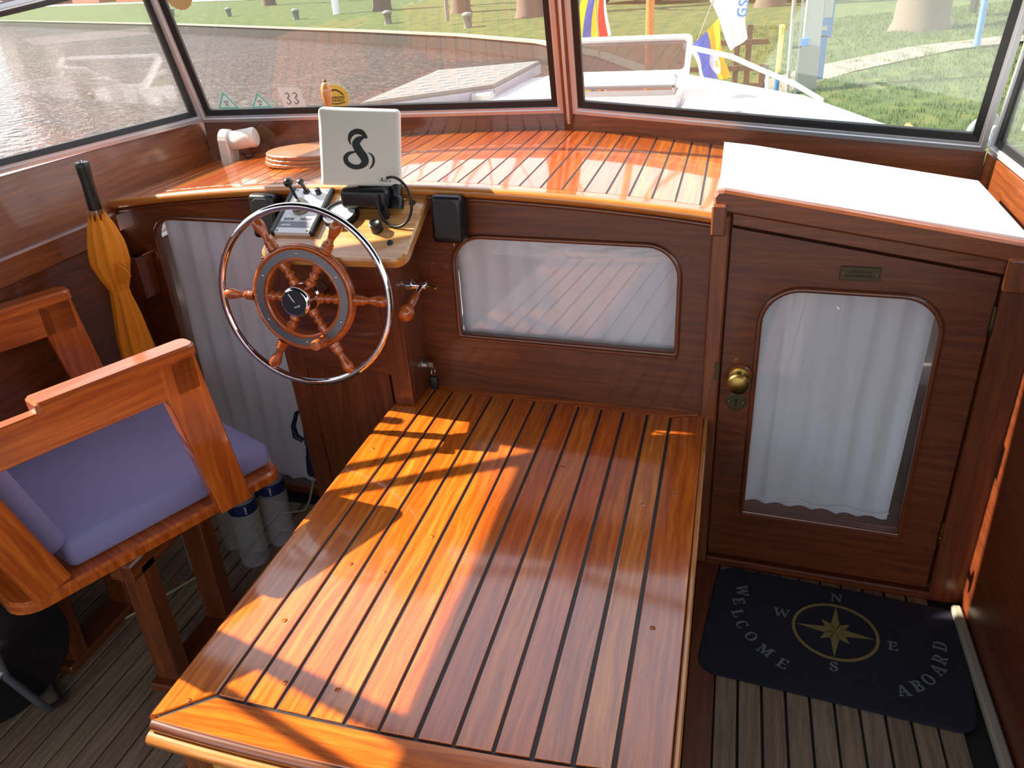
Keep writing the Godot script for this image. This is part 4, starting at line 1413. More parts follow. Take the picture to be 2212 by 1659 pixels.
# ---------------------------------------------------------------- things on the dashboard
func on_dash() -> void:
	# stack of oval boards with the bell
	var base := Vector3(-1.27, camber(-1.30), -2.36)
	for k in 3:
		var b := thing("oval_board", ["bottom", "middle", "top"][k] + " one of three stacked oval wooden boards under the hand bell", "board", base + Vector3(0, 0.0125 * k, 0), "stacked oval boards")
		begin(Transform3D(Basis(Vector3.UP, 0.12 + 0.05 * k), base + Vector3(0.004 * k, 0.0125 * (k + 1) - 0.001, -0.003 * k)))
		var p := []
		for i in 36:
			var a := TAU * i / 36
			p.append(Vector3(0.185 * signf(cos(a)) * pow(absf(cos(a)), 0.85), 0, 0.12 * sin(a)))
		prism(p, Vector3(0, -0.0115, 0), 0.003)
		fin("slab", M.board_wood, b)
	var bl := thing("hand_bell", "small pewter hand bell with a turned pale wooden handle", "bell", base + Vector3(0.03, 0.037, -0.04))
	var o := base + Vector3(0.03, 0.0365, -0.04)
	begin()
	lathe(Transform3D(Basis(), o), [[0.028, 0], [0.030, 0.002], [0.029, 0.006, 1], [0.024, 0.012], [0.0235, 0.018, 1], [0.021, 0.02], [0.0185, 0.04], [0.0165, 0.058], [0.015, 0.064, 1], [0.006, 0.068], [0.005, 0.084], [0, 0.084]], 28)
	fin("bell_body", M.pewter, bl)
	begin(Transform3D(), Vector3(0, 1, 0))
	lathe(Transform3D(Basis(), o + Vector3(0, 0.078, 0)), [[0.004, 0], [0.008, 0.003], [0.009, 0.009], [0.007, 0.014], [0.0125, 0.022], [0.013, 0.028], [0.010, 0.034], [0.0105, 0.042], [0.0145, 0.07], [0.016, 0.086], [0.0155, 0.1], [0.011, 0.112], [0.006, 0.117], [0, 0.118]], 24)
	fin("handle", M.pale_teak, bl)
	begin()
	lathe(Transform3D(Basis(), o + Vector3(0, 0.194, 0)), [[0.006, 0], [0.006, 0.004], [0.003, 0.008], [0, 0.009]], 12)
	fin("finial", M.dark_brass, bl)
	# wiper motor on the coaming
	var w := thing("wiper_motor", "white windscreen wiper motor screwed to the coaming in the corner", "motor", Vector3(-1.66, 1.04, -2.55))
	begin()
	var WM := Transform3D(Basis(Vector3(0.98, 0.05, -0.12).normalized(), 0.25), Vector3(-1.70, 1.118, -2.535))
	begin(WM)
	lathe(ax(Vector3(0.0, 0.0, 0.0), Vector3(0.97, 0.12, -0.15)), [[0, 0], [0.0, 0.0], [0.033, 0.0], [0.033, 0.07, 1], [0.034, 0.074], [0.034, 0.084], [0.028, 0.09, 1], [0, 0.09]], 24)
	fin("motor_tube", M.motor_white, w)
	begin(WM)
	var gp := []
	for i in 16:
		var a := TAU * i / 16
		gp.append(Vector3(0.0, 0.0 + 0.04 * cos(a) - (0.05 if cos(a) < -0.3 else 0.0), 0.036 * sin(a) + (0.018 if cos(a) < -0.3 else 0.0)))
	prism(gp, Vector3(-0.036, 0, 0), 0.006)
	fin("gear_housing", M.motor_white, w)
	begin(WM)
	prism([Vector3(0.075, 0.028, -0.04), Vector3(0.085, -0.03, -0.04), Vector3(0.145, 0.002, -0.048), Vector3(0.10, 0.038, -0.048)], Vector3(0, 0, -0.003))
	fin("mounting_bracket", M.dark_brass, w)
	begin(WM)
	tube([Vector3(0.03, -0.04, 0.01), Vector3(0.045, -0.058, 0.015), Vector3(0.06, -0.056, 0.0), Vector3(0.062, -0.052, -0.02)], 0.003, 6)
	fin("cable", M.rubber, w)
	# stickers inside the port pane
	var c := [Vector3(-1.86, 1.172, -2.62), Vector3(-0.562, 1.158, -2.802), Vector3(-1.86, 1.76, -2.44)]
	var ex: Vector3 = (c[1] - c[0]).normalized()
	var nn: Vector3 = ex.cross(c[2] - c[0]).normalized()
	var ey := nn.cross(ex)
	var S := Transform3D(Basis(ex, ey, nn), c[0] + nn * 0.0008)
	var L := func(w3: Vector3) -> Vector3: return S.affine_inverse() * w3
	var k := 0
	for t in [[Vector3(-1.784, 1.215, -2.616), Vector3(-1.745, 1.274, -2.602), Vector3(-1.705, 1.212, -2.627)], [Vector3(-1.66, 1.213, -2.633), Vector3(-1.621, 1.266, -2.621), Vector3(-1.585, 1.212, -2.643)]]:
		var q := []
		for p in t:
			var r: Vector3 = L.call(p)
			q.append(Vector3(r.x, r.y, 0.0006))
		var s := thing("window_sticker", "triangular teal-edged sticker in the windscreen corner" if k == 0 else "triangular teal-edged sticker beside the square one", "sticker", t[0])
		var cen: Vector3 = (q[0] + q[1] + q[2]) / 3.0
		var inn := []
		for p in q: inn.append(cen + (p - cen) * 0.72)
		begin(S)
		ring(q, inn, Vector3(0, 0, -0.0005))
		fin("border", M.teal_film, s)
		var i2 := []
		for p in inn: i2.append(cen + (p - cen) * 0.96)
		begin(S)
		prism(i2, Vector3(0, 0, -0.0005))
		fin("film", M.clear_film, s)
		for m in 5:
			begin(S)
			cbox(Vector3(cen.x - 0.008 + 0.006 * (m % 3) + 0.003 * (m / 3), cen.y + 0.004 - 0.011 * (m / 3), 0.0008), Vector3(0.0035, 0.008, 0.0004), 0)
			fin("print_mark", M.grey_ink, s)
		k += 1
	var sq := thing("window_sticker", "square translucent sticker with two grey swirls", "sticker", Vector3(-1.50, 1.21, -2.65))
	var qs := []
	for p in [Vector3(-1.541, 1.205, -2.651), Vector3(-1.461, 1.207, -2.661), Vector3(-1.466, 1.275, -2.639), Vector3(-1.543, 1.279, -2.627)]:
		var r: Vector3 = L.call(p)
		qs.append(Vector3(r.x, r.y, 0.0006))
	begin(S)
	prism(qs, Vector3(0, 0, -0.0005))
	fin("film", M.clear_film, sq)
	for m in 2:
		var cc: Vector3 = (qs[0] + qs[2]) * 0.5 + Vector3(-0.014 + 0.028 * m, 0, 0.0004)
		begin(S * Transform3D(Basis(), cc))
		ribbon([[-0.008, 0.016, 0.002], [0.002, 0.02, 0.004], [0.008, 0.01, 0.004], [0.0, 0.002, 0.004], [0.008, -0.012, 0.004], [-0.002, -0.02, 0.004], [-0.009, -0.012, 0.002]], 0.0004)
		fin("print_mark", M.grey_ink, sq)
	var yr: Vector3 = L.call(Vector3(-1.346, 1.24, -2.668))
	var ys := thing("window_sticker", "round yellow sticker with mirrored lettering behind the bell handle", "sticker", Vector3(-1.346, 1.2, -2.67))
	begin(S)
	var yp := []
	for i in 28: yp.append(Vector3(yr.x + 0.048 * cos(TAU * i / 28), yr.y + 0.044 * sin(TAU * i / 28), 0.0006))
	prism(yp, Vector3(0, 0, -0.0005))
	fin("film", M.yellow_film, ys)
	begin(S * Transform3D(Basis(), Vector3(yr.x, yr.y, 0.0006)))
	ribbon([[-0.026, 0.004, 0.003], [-0.012, 0.02, 0.004], [0.006, 0.024, 0.005], [0.022, 0.014, 0.005], [0.03, 0.004, 0.003]], 0.0005)
	fin("print_mark", M.ink, ys)
	begin(S * Transform3D(Basis(), Vector3(yr.x, yr.y, 0.0006)))
	ribbon([[-0.03, -0.022, 0.002], [0.0, -0.026, 0.005], [0.032, -0.02, 0.003]], 0.0005)
	fin("print_mark", M.hedge, ys)
	var mir := Basis(Vector3(-1, 0, 0), Vector3(0, 1, 0), Vector3(0, 0, 1))
	lettering("VRIENDEN", 0.0085, M.ink, S * Transform3D(mir, Vector3(yr.x + 0.004, yr.y - 0.003, 0.0010)), ys, "lettering", false, 0.0004)
	lettering("TURFROUTE", 0.0085, M.ink, S * Transform3D(mir, Vector3(yr.x - 0.003, yr.y - 0.014, 0.0010)), ys, "lettering", false, 0.0004)
	var tr: Vector3 = L.call(Vector3(-1.768, 1.585, -2.5))
	var ts := thing("window_sticker", "tan notched seal stuck high on the port windscreen pane", "sticker", Vector3(-1.768, 1.55, -2.5))
	begin(S)
	var tp := []
	for i in 40:
		var rr := 0.046 + (0.0016 if i % 2 else -0.0012)
		tp.append(Vector3(tr.x + rr * cos(TAU * i / 40), tr.y + rr * 1.05 * sin(TAU * i / 40), 0.0008))
	prism(tp, Vector3(0, 0, -0.0007))
	fin("seal", M.tan_film, ts)

# ---------------------------------------------------------------- small things in the cockpit
func small_things() -> void:
	# speakers on the bulkhead
	for q in [[-0.708, 1.026, "black loudspeaker on the bulkhead above the wide curtained window"], [-1.275, 1.012, "black loudspeaker half hidden behind the console beside the tall curtain"]]:
		var s := thing("loudspeaker", q[2], "speaker", BH * Vector3(q[0], q[1] - 0.06, 0.02))
		var SF := BH * Transform3D(Basis(Vector3(1, 0, 0), -0.06), Vector3(q[0], q[1], 0.03))
		begin(SF)
		rbox(Vector3.ZERO, Vector3(0.088, 0.126, 0.056), 0.013, 3)
		fin("case", M.black_plastic, s)
		begin(SF)
		prism(up3(rrect(-0.034, -0.048, 0.034, 0.052, [0.006, 0.006, 0.022, 0.022], 5), 0.0295), Vector3(0, 0, -0.004), 0.001)
		fin("grille", M.speaker_grille, s)
		begin(SF)
		tube([Vector3(0.0, -0.06, -0.01), Vector3(0.002, -0.078, -0.012)], 0.0012, 6)
		fin("wire", M.label_white, s)
	# umbrella standing in the corner
	var U := Vector3(-1.70, 0.0, -1.822)
	var u := thing("umbrella", "folded orange umbrella with a black handle leaning in the port corner", "umbrella", U)
	begin()
	lathe(Transform3D(Basis(), U), [[0.017, 1.07], [0.018, 1.09], [0.0165, 1.14], [0.0185, 1.185], [0.019, 1.196], [0.017, 1.2, 1], [0, 1.2]], 20)
	fin("handle", M.black_plastic, u)
	begin()
	tube([U + Vector3(0, 0.25, 0), U + Vector3(0, 1.075, 0)], 0.005, 8)
	fin("shaft", M.chrome, u)
	begin()
	tube([U + Vector3(-0.006, 1.2, 0.0), U + Vector3(0.006, 1.206, 0.006), U + Vector3(0.018, 1.198, 0.012), U + Vector3(0.023, 1.16, 0.014), U + Vector3(0.024, 1.118, 0.014), U + Vector3(0.019, 1.112, 0.012)], 0.0016, 6)
	fin("wrist_cord", M.rubber, u)
	for i in 9:
		var a := TAU * i / 9.0
		begin()
		tube([U + Vector3(0.022 * cos(a), 1.03, 0.022 * sin(a)), U + Vector3(0.024 * cos(a), 1.066, 0.024 * sin(a))], [0.0012, 0.002], 6)
		fin("rib_tip", M.chrome, u)
	begin()
	var prof := [[1.05, 0.022], [1.03, 0.031], [0.98, 0.044], [0.92, 0.048], [0.87, 0.037], [0.836, 0.025], [0.815, 0.026], [0.76, 0.034], [0.68, 0.044], [0.60, 0.047], [0.50, 0.040], [0.40, 0.026], [0.28, 0.012]]
	var nz := FastNoiseLite.new()
	nz.seed = 4; nz.frequency = 1.0
	sheet(48, prof.size() * 2 - 2, func(uu: float, vv: float) -> Vector3:
		var f := vv * (prof.size() - 1)
		var i := mini(int(f), prof.size() - 2)
		var t := f - i
		var y := lerpf(prof[i][0], prof[i + 1][0], t)
		var r := lerpf(prof[i][1], prof[i + 1][1], t)
		var a := TAU * uu
		var fold := 0.12 * sin(9.0 * a + y * 7.0) + 0.16 * nz.get_noise_3d(cos(a) * 2.0, sin(a) * 2.0, y * 7.0)
		r *= 1.0 + fold
		if vv < 0.001: y += 0.010 * sin(9.0 * a)
		return U + Vector3(r * cos(a), y, r * sin(a)))
	fin("canopy", M.umbrella_cloth, u)
	begin()
	lathe(Transform3D(Basis(), U), [[0.026, 0.818], [0.0275, 0.826], [0.026, 0.834]], 18)
	fin("strap", M.umbrella_cloth, u)
	begin()
	prism([U + Vector3(0.03, 0.935, 0.025), U + Vector3(0.074, 0.905, 0.032), U + Vector3(0.08, 0.888, 0.03), U + Vector3(0.03, 0.858, 0.02)], Vector3(0.001, 0, -0.002))
	fin("loose_flap", M.umbrella_cloth, u)
	begin()
	lathe(Transform3D(Basis(), U), [[0.006, 0.0], [0.005, 0.02], [0.005, 0.27], [0, 0.28]], 10)
	fin("ferrule", M.pewter, u)
	# little wooden holder on the bulkhead
	var h := thing("wall_holder", "small red-brown wooden holder on the bulkhead behind the umbrella", "holder", BH * Vector3(-1.812, 0.73, 0.03))
	begin(BH, Vector3(0, 1, 0))
	cbox(Vector3(-1.805, 0.80, 0.068), Vector3(0.085, 0.135, 0.008), 0.002)
	fin("front_board", M.mahogany, h)
	for s in [-1, 1]:
		begin(BH, Vector3(0, 1, 0))
		cbox(Vector3(-1.805 + s * 0.0385, 0.80, 0.033), Vector3(0.008, 0.135, 0.062), 0.002)
		fin("side_board", M.mahogany, h)
	begin(BH)
	cbox(Vector3(-1.805, 0.737, 0.033), Vector3(0.069, 0.008, 0.062), 0.001)
	fin("bottom_board", M.mahogany, h)
	# card of notes on the curtained window beside the console
	var nc := thing("notice_card", "narrow white card with blue dots on the bulkhead beside the wheel", "card", BH * Vector3(-1.24, 0.85, 0.004))
	begin(BH)
	cbox(Vector3(-1.236, 0.885, 0.011), Vector3(0.075, 0.135, 0.001), 0)
	fin("card", M.label_white, nc)
	for i in 4:
		begin(BH)
		lathe(ax(Vector3(-1.262, 0.935 - i * 0.028, 0.0115), Vector3(0, 0, 1)), [[0.006, 0], [0.006, 0.0004, 1], [0, 0.0004]], 12)
		fin("blue_dot", M.tool_blue, nc)
		begin(BH)
		cbox(Vector3(-1.235, 0.93 - i * 0.028, 0.0117), Vector3(0.026, 0.003, 0.0004), 0)
		fin("text_line", M.ink, nc)
	# blue tool hanging beside the console
	var t := thing("hand_lamp", "blue and navy inspection lamp hanging by its hook beside the console foot", "lamp", Vector3(-1.275, 0.14, -1.96))
	var T0 := Vector3(-1.268, 0.145, -1.955)
	var tup := Vector3(0.10, 1, 0).normalized()
	begin()
	lathe(ax(T0, tup), [[0.004, -0.01], [0.012, 0.0], [0.02, 0.006], [0.0225, 0.02], [0.022, 0.075, 1], [0.019, 0.08], [0.018, 0.12, 1], [0.0185, 0.122]], 18)
	fin("grip", M.tool_navy, t)
	begin()
	lathe(ax(T0 + tup * 0.12, tup), [[0.0185, 0], [0.021, 0.006], [0.0215, 0.06], [0.018, 0.075], [0, 0.077]], 18)
	fin("head", M.tool_blue, t)
	begin()
	tube([T0 + Vector3(-0.012, 0.135, 0.004), T0 + Vector3(-0.036, 0.15, 0.004), T0 + Vector3(-0.040, 0.185, 0.0), T0 + Vector3(-0.022, 0.232, -0.006), T0 + Vector3(0.002, 0.245, -0.01)], [0.008, 0.011, 0.008, 0.007, 0.005], 8)
	fin("hook", M.tool_navy, t)
	begin()
	tube([T0 + Vector3(0, -0.008, 0), T0 + Vector3(-0.014, -0.05, 0.004), T0 + Vector3(-0.03, -0.1, 0.01), T0 + Vector3(-0.05, -0.137, 0.02), T0 + Vector3(-0.12, -0.139, 0.05)], 0.0035, 8)
	fin("cord", M.cord_grey, t)
	# bottles
	bottle(Vector3(-1.352, 0.0, -1.675), "ribbed clear water bottle with navy label close to the chair trestle", 0.8)
	bottle(Vector3(-1.318, 0.0, -1.785), "ribbed clear water bottle with navy label beside the hanging blue lamp", 0.5)
	bottle(Vector3(-1.455, 0.0, -1.74), "clear water bottle in crumpled wrap behind the chair trestle", 2.6, true)
	bottle(Vector3(-1.50, 0.0, -1.62), "clear water bottle lying low between the trestle legs", 1.2, true, 0.74)
	# cable reel under the chair
	var R := Vector3(-1.66, 0.22, -1.02)
	var rl := thing("cable_reel", "black cable reel on a tubular stand under the helm chair", "cable reel", Vector3(-1.66, 0, -1.02))
	var rx := Vector3(0.92, 0, 0.38).normalized()
	for s in [-0.075, 0.075]:
		begin()
		lathe(ax(R + rx * (s - 0.004), rx), [[0.0, 0], [0.165, 0], [0.17, 0.004], [0.165, 0.008], [0.06, 0.008], [0.055, 0.014], [0, 0.014]], 32)
		fin("flange", M.black_plastic, rl)
	for i in 9:
		begin()
		var cp := []
		var fr := ax(R + rx * (-0.06 + 0.0145 * i), rx)
		var rr := 0.145 - 0.006 * (i % 2)
		for j in 36: cp.append(fr * Vector3(rr * cos(TAU * j / 36), 0, rr * sin(TAU * j / 36)))
		tube(cp, 0.0072, 6, true)
		fin("cable_turn", M.rubber, rl)
	begin()
	lathe(ax(R - rx * 0.075, rx), [[0, 0], [0.13, 0], [0.13, 0.15], [0, 0.15]], 24)
	fin("drum", M.black_plastic, rl)
	var A := R + rx * 0.115
	var tz := rx.cross(Vector3.UP)
	begin()
	tube([A + Vector3(0, 0.16, 0) - tz * 0.02, A + Vector3(0, 0.04, 0), A - Vector3(0, 0.02, 0), A - Vector3(0, 0.12, 0) - tz * 0.03, A - Vector3(0, 0.18, 0) - tz * 0.05, A - Vector3(0, 0.205, 0) - tz * 0.09 - rx * 0.03, A - Vector3(0, 0.208, 0) - tz * 0.12 - rx * 0.2], 0.010, 8)
	fin("stand_tube", M.steel_grey, rl)
	begin()
	tube([A, A + tz * 0.08 - Vector3(0, 0.04, 0), A + tz * 0.17 - Vector3(0, 0.16, 0), A + tz * 0.20 - Vector3(0, 0.207, 0)], 0.010, 8)
	fin("stand_tube", M.steel_grey, rl)
	# loose cord across the floor
	var lc := thing("floor_cord", "thin pale cord trailing across the floor below the helm chair", "cord", Vector3(-1.5, 0, -1.2))
	begin()
	var pts := []
	for i in 24:
		var q := i / 23.0
		pts.append(Vector3(lerpf(-1.82, -1.50, q) + 0.02 * sin(q * 7.0), 0.0065, lerpf(-0.85, -1.56, q) + 0.025 * sin(q * 9.0 + 1.0)))
	tube(pts, 0.004, 6)
	fin("cord", M.cord_grey, lc)

func bottle(o: Vector3, label: String, turn: float, plain := false, s := 1.0) -> void:
	var b := thing("water_bottle", label, "bottle", o)
	var pr := [[0.0, 0.006], [0.03, 0.004], [0.038, 0.0], [0.043, 0.008]]
	var y := 0.02
	while y < 0.19:
		pr.append([0.0435, y]); pr.append([0.0418, y + 0.006])
		y += 0.012
	pr.append_array([[0.043, 0.2], [0.0425, 0.236], [0.0435, 0.243], [0.041, 0.262], [0.032, 0.284], [0.019, 0.30], [0.0145, 0.306], [0.0145, 0.318], [0, 0.318]])
	for q in pr:
		q[0] *= (1.0 if s >= 1.0 else 0.95); q[1] *= s
	begin(Transform3D(Basis(), o))
	lathe(Transform3D(), pr, 28)
	fin("body", M.wrap if plain else M.bottle_plastic, b)
	begin(Transform3D(Basis(), o))
	lathe(Transform3D(), [[0.0155, 0.304 * s], [0.016, 0.306 * s], [0.016, 0.322 * s], [0.014, 0.324 * s, 1], [0, 0.324 * s]], 18)
	fin("cap", M.label_white, b)
	if not plain:
		begin(Transform3D(Basis(), o))
		lathe(Transform3D(), [[0.0436, 0.2], [0.0438, 0.203], [0.0434, 0.236], [0.043, 0.238]], 28)
		fin("label", M.label_navy, b)
		var nm := "ROMY"
		for i in 4:
			var a := turn
			var d := Vector3(sin(a), 0, cos(a))
			var p := o + Vector3(0, 0.2075 + 0.0075 * i, 0) + d * 0.0438
			lettering(nm[i], 0.006, M.label_white, Transform3D(Basis(Vector3.UP, a) * Basis(Vector3(0, 0, 1), PI / 2), p), b, "lettering", false, 0.0006)

func doormat() -> void:
	var MF := Transform3D(Basis(Vector3(0.994, 0, 0.11).normalized(), Vector3.UP, Vector3(-0.11, 0, 0.994).normalized()), Vector3(0.342, 0.0025, -1.672))
	var m := thing("doormat", "dark navy doormat reading WELCOME ABOARD round a golden compass rose", "doormat", MF.origin, "", "", MF.basis)
	begin(MF)
	prism(gnd(rrect(-0.318, -0.205, 0.318, 0.205, [0.05, 0.05, 0.05, 0.05], 8), 0.009), Vector3(0, -0.009, 0), 0.003)
	fin("pile", M.doormat, m)
	var TF := MF * Transform3D(Basis(Vector3(1, 0, 0), Vector3(0, 0, -1), Vector3(0, 1, 0)), Vector3(0.006, 0.0092, -0.028))
	begin(TF)
	var o := []
	var i_ := []
	for i in 48:
		var a := TAU * i / 48
		o.append(Vector3(0.108 * cos(a), 0.103 * sin(a), 0.0014)); i_.append(Vector3(0.100 * cos(a), 0.095 * sin(a), 0.0014))
	ring(o, i_, Vector3(0, 0, -0.0014))
	fin("compass_ring", M.mat_gold, m)
	for i in 8:
		var a := TAU * i / 8.0 + PI / 2
		var r := 0.094 if i % 2 == 0 else 0.05
		var wv := 0.024
		begin(TF)
		var tip := Vector3(r * cos(a), r * sin(a), 0.0014)
		var l := Vector3(wv * cos(a + 0.5), wv * sin(a + 0.5), 0.0014)
		var rr := Vector3(wv * cos(a - 0.5), wv * sin(a - 0.5), 0.0014)
		prism([Vector3(0, 0, 0.0014), rr, tip, l], Vector3(0, 0, -0.0014))
		fin("compass_point", M.mat_gold, m)
	for q in [["N", 0.0, 0.131, 0.0], ["W", -0.137, 0.028, 0.0], ["E", 0.138, -0.010, 0.0], ["S", 0.0, -0.126, 0.0]]:
		lettering(q[0], 0.03, M.mat_print, TF * Transform3D(Basis(), Vector3(q[1], q[2], 0.0005)), m, "letter", true, 0.0014)
	var A := [[161.0, 0.262], [171.0, 0.255], [182.0, 0.248], [191.5, 0.238], [202.5, 0.222], [216.5, 0.207], [232.0, 0.196]]
	for k in 7:
		var a := deg_to_rad(A[k][0])
		lettering("WELCOME"[k], 0.032, M.mat_print, TF * Transform3D(Basis(Vector3(0, 0, 1), lerpf(-1.35, -0.35, k / 6.0)), Vector3(A[k][1] * cos(a), A[k][1] * sin(a), 0.0005)), m, "letter", true, 0.0014)
	var Bq := [[-44.6, 0.219], [-34.0, 0.229], [-24.7, 0.237], [-14.0, 0.246], [-5.0, 0.248], [6.0, 0.252]]
	for k in 6:
		var a := deg_to_rad(Bq[k][0])
		lettering("ABOARD"[k], 0.032, M.mat_print, TF * Transform3D(Basis(Vector3(0, 0, 1), lerpf(0.35, 1.45, k / 5.0)), Vector3(Bq[k][1] * cos(a), Bq[k][1] * sin(a), 0.0005)), m, "letter", true, 0.0014)

# ---------------------------------------------------------------- outside, on board
func foredeck() -> void:
	var d := thing("cabin_roof", "white painted cabin roof stretching ahead of the windscreen", "deck", Vector3(-0.5, 1.0, -3.6), "", "structure")
	begin()
	var rows := [[-2.83, -1.78, 0.70], [-3.1, -1.76, 0.69], [-3.35, -1.75, 0.675], [-3.56, -1.74, 0.66], [-4.1, -1.35, 0.30], [-4.45, -0.85, -0.25]]
	for i in 5:
		var a = rows[i]
		var b = rows[i + 1]
		for j in 10:
			var q := []
			for t in [[a, j], [a, j + 1], [b, j + 1], [b, j]]:
				var x := lerpf(t[0][1], t[0][2], t[1] / 10.0)
				q.append(Vector3(x, camber(x) + 0.0 - 0.01 * i / 5.0, minf(t[0][0], coam_z(x) - 0.03) if t[0] == rows[0] else t[0][0]))
			prism(q, Vector3(0, -0.05, 0))
	fin("roof_skin", M.gelcoat, d)
	begin()
	for i in 8:
		var xa := lerpf(-0.015, 0.70, i / 8.0)
		var xb := lerpf(-0.015, 0.70, (i + 1) / 8.0)
		prism([Vector3(xa, camber(xa) - 0.015, -2.0), Vector3(xb, camber(xb) - 0.015, -2.0), Vector3(xb, camber(xb) - 0.015, coam_z(xb)), Vector3(xa, camber(xa) - 0.015, coam_z(xa))], Vector3(0, -0.02, 0))
	fin("hatch_runway", M.rubber, d)
	for s in [[[0.70, -2.6], [0.695, -3.0], [0.685, -3.3], [0.67, -3.57]], [[-1.79, -2.7], [-1.77, -3.0], [-1.76, -3.3], [-1.75, -3.57]]]:
		begin()
		var p := []
		for q in s: p.append(Vector3(q[0], camber(q[0]) + 0.012, q[1]))
		tube(p, 0.014, 8)
		fin("edge_rail", M.mast_wood, d)
	# side decks and bow
	var bw := thing("bow_deck", "white bow deck with its toe rail beyond the cabin roof", "deck", Vector3(-0.5, 0.7, -5.0), "", "structure")
	begin()
	prism([Vector3(-2.0, 0.30, -2.6), Vector3(0.88, 0.30, -2.6), Vector3(0.85, 0.32, -4.0), Vector3(0.4, 0.34, -5.1), Vector3(-0.5, 0.36, -6.2), Vector3(-1.45, 0.34, -5.1), Vector3(-1.95, 0.32, -4.0)], Vector3(0, -0.8, 0))
	fin("hull_top", M.white_paint, bw)
	begin()
	prism([Vector3(-2.0, 0.30, 1.2), Vector3(-1.9, 0.30, 1.2), Vector3(-1.9, 0.30, -2.6), Vector3(-2.0, 0.30, -2.6)], Vector3(0, -0.8, 0))
	prism([Vector3(0.73, 0.30, 1.2), Vector3(0.88, 0.30, 1.2), Vector3(0.88, 0.30, -2.6), Vector3(0.73, 0.30, -2.6)], Vector3(0, -0.8, 0))
	fin("side_deck", M.white_paint, bw)
	# skylight with raised lid
	var sk := thing("deck_skylight", "raised skylight lid of smoked glass in a white rounded frame", "skylight", Vector3(-0.5, 1.08, -3.7))
	var lid := Transform3D(Basis(Vector3(1, 0, 0), -0.95), Vector3(-0.50, 1.155, -3.72))
	begin(lid)
	holed(rrect(-0.30, 0.0, 0.30, 0.24, [0.03, 0.03, 0.03, 0.03], 5), rrect(-0.278, 0.020, 0.278, 0.215, [0.022, 0.022, 0.022, 0.022], 5), 0.014, -0.014, true)
	fin("lid_frame", M.gelcoat, sk)
	begin(lid)
	cbox(Vector3(0, 0.118, 0), Vector3(0.556, 0.196, 0.005), 0)
	fin("lid_pane", M.smoked, sk)
	begin(Transform3D(Basis(Vector3(1, 0, 0), -PI / 2), Vector3(-0.47, 1.105, -3.32)))
	holed(rrect(-0.26, 0.0, 0.26, 0.36, [0.04, 0.04, 0.04, 0.04], 5), rrect(-0.24, 0.02, 0.24, 0.34, [0.03, 0.03, 0.03, 0.03], 5), 0.022, -0.02, true)
	fin("base_frame", M.alu, sk)
	begin(Transform3D(Basis(Vector3(1, 0, 0), -PI / 2), Vector3(-0.47, 1.105, -3.32)))
	cbox(Vector3(0, 0.18, 0.012), Vector3(0.48, 0.32, 0.006), 0)
	fin("base_pane", M.smoked, sk)
	for s in [-1, 1]:
		begin()
		tube([Vector3(-0.5 + s * 0.24, 1.12, -3.66), Vector3(-0.5 + s * 0.25, 1.19, -3.80)], 0.008, 6)
		fin("stay", M.alu, sk)
	begin()
	prism([Vector3(-0.20, 1.093, -3.28), Vector3(-0.06, 1.085, -3.25), Vector3(0.03, 1.075, -3.42), Vector3(-0.06, 1.09, -3.52), Vector3(-0.20, 1.10, -3.52)], Vector3(0, -0.02, 0), 0.006)
	fin("hinge_cover", M.gelcoat, sk)
	# gangway stowed on the roof
	var g := thing("gangway", "grey slotted gangway plank stowed on the port side of the cabin roof", "gangway", Vector3(-1.27, 1.07, -3.8))
	var ga := [Vector3(-1.482, 1.15, -3.147), Vector3(-1.05, 1.15, -3.62), Vector3(-1.036, 1.155, -4.5), Vector3(-1.511, 1.155, -4.2)]
	begin()
	prism(ga, Vector3(0, -0.02, 0), 0.002)
	fin("deck_plate", M.plank_grey, g)
	begin()
	for i in 4:
		var a: Vector3 = ga[i]
		var b: Vector3 = ga[(i + 1) % 4]
		var mid := (a + b) * 0.5
		bar(a + Vector3(0, -0.04, 0), b + Vector3(0, -0.04, 0), 0.012, 0.045, Vector3(0, 1, 0), 0)
	fin("side_frame", M.grey_metal, g)
	for i in 5:
		for j in 7:
			var uu := (i + 0.5 + 0.25 * (j % 2)) / 5.5
			var vv := (j + 0.6) / 7.4
			var lo: Vector3 = ga[0].lerp(ga[1], uu)
			var hi: Vector3 = ga[3].lerp(ga[2], uu)
			var c := lo.lerp(hi, vv)
			var dr: Vector3 = (ga[1] - ga[0]).normalized()
			begin()
			bar(c - dr * 0.028 + Vector3(0, 0.002, 0), c + dr * 0.028 + Vector3(0, 0.002, 0), 0.012, 0.003, Vector3(0, 1, 0), 0)
			fin("tread_strip", M.gelcoat, g)
	for q in [Vector3(-1.42, 1.08, -3.2), Vector3(-1.08, 1.09, -3.55)]:
		begin()
		cbox(q, Vector3(0.10, 0.07, 0.06), 0.008)
		fin("foot", M.pipe_grey, g)
	begin()
	bar(Vector3(-1.1, 1.10, -3.66), Vector3(-1.09, 1.10, -4.4), 0.05, 0.03)
	bar(Vector3(-1.44, 1.09, -3.3), Vector3(-1.45, 1.08, -4.1), 0.05, 0.03)
	fin("chock", M.post_wood, g)
	# mast, stays, flags
	var ms := thing("flag_mast", "varnished wooden mast standing on the bow deck", "mast", Vector3(-0.55, 0.7, -5.5))
	begin(Transform3D(), Vector3(0, 1, 0))
	tube([Vector3(-0.55, 0.34, -5.5), Vector3(-0.55, 2.6, -5.5)], 0.026, 12)
	fin("pole", M.mast_wood, ms)
	begin()
	tube([Vector3(-0.93, 1.02, -5.9), Vector3(-0.96, 1.36, -5.93), Vector3(-1.1, 2.5, -6.0)], 0.005, 6)
	fin("stay_line", M.cord_grey, ms)
	begin()
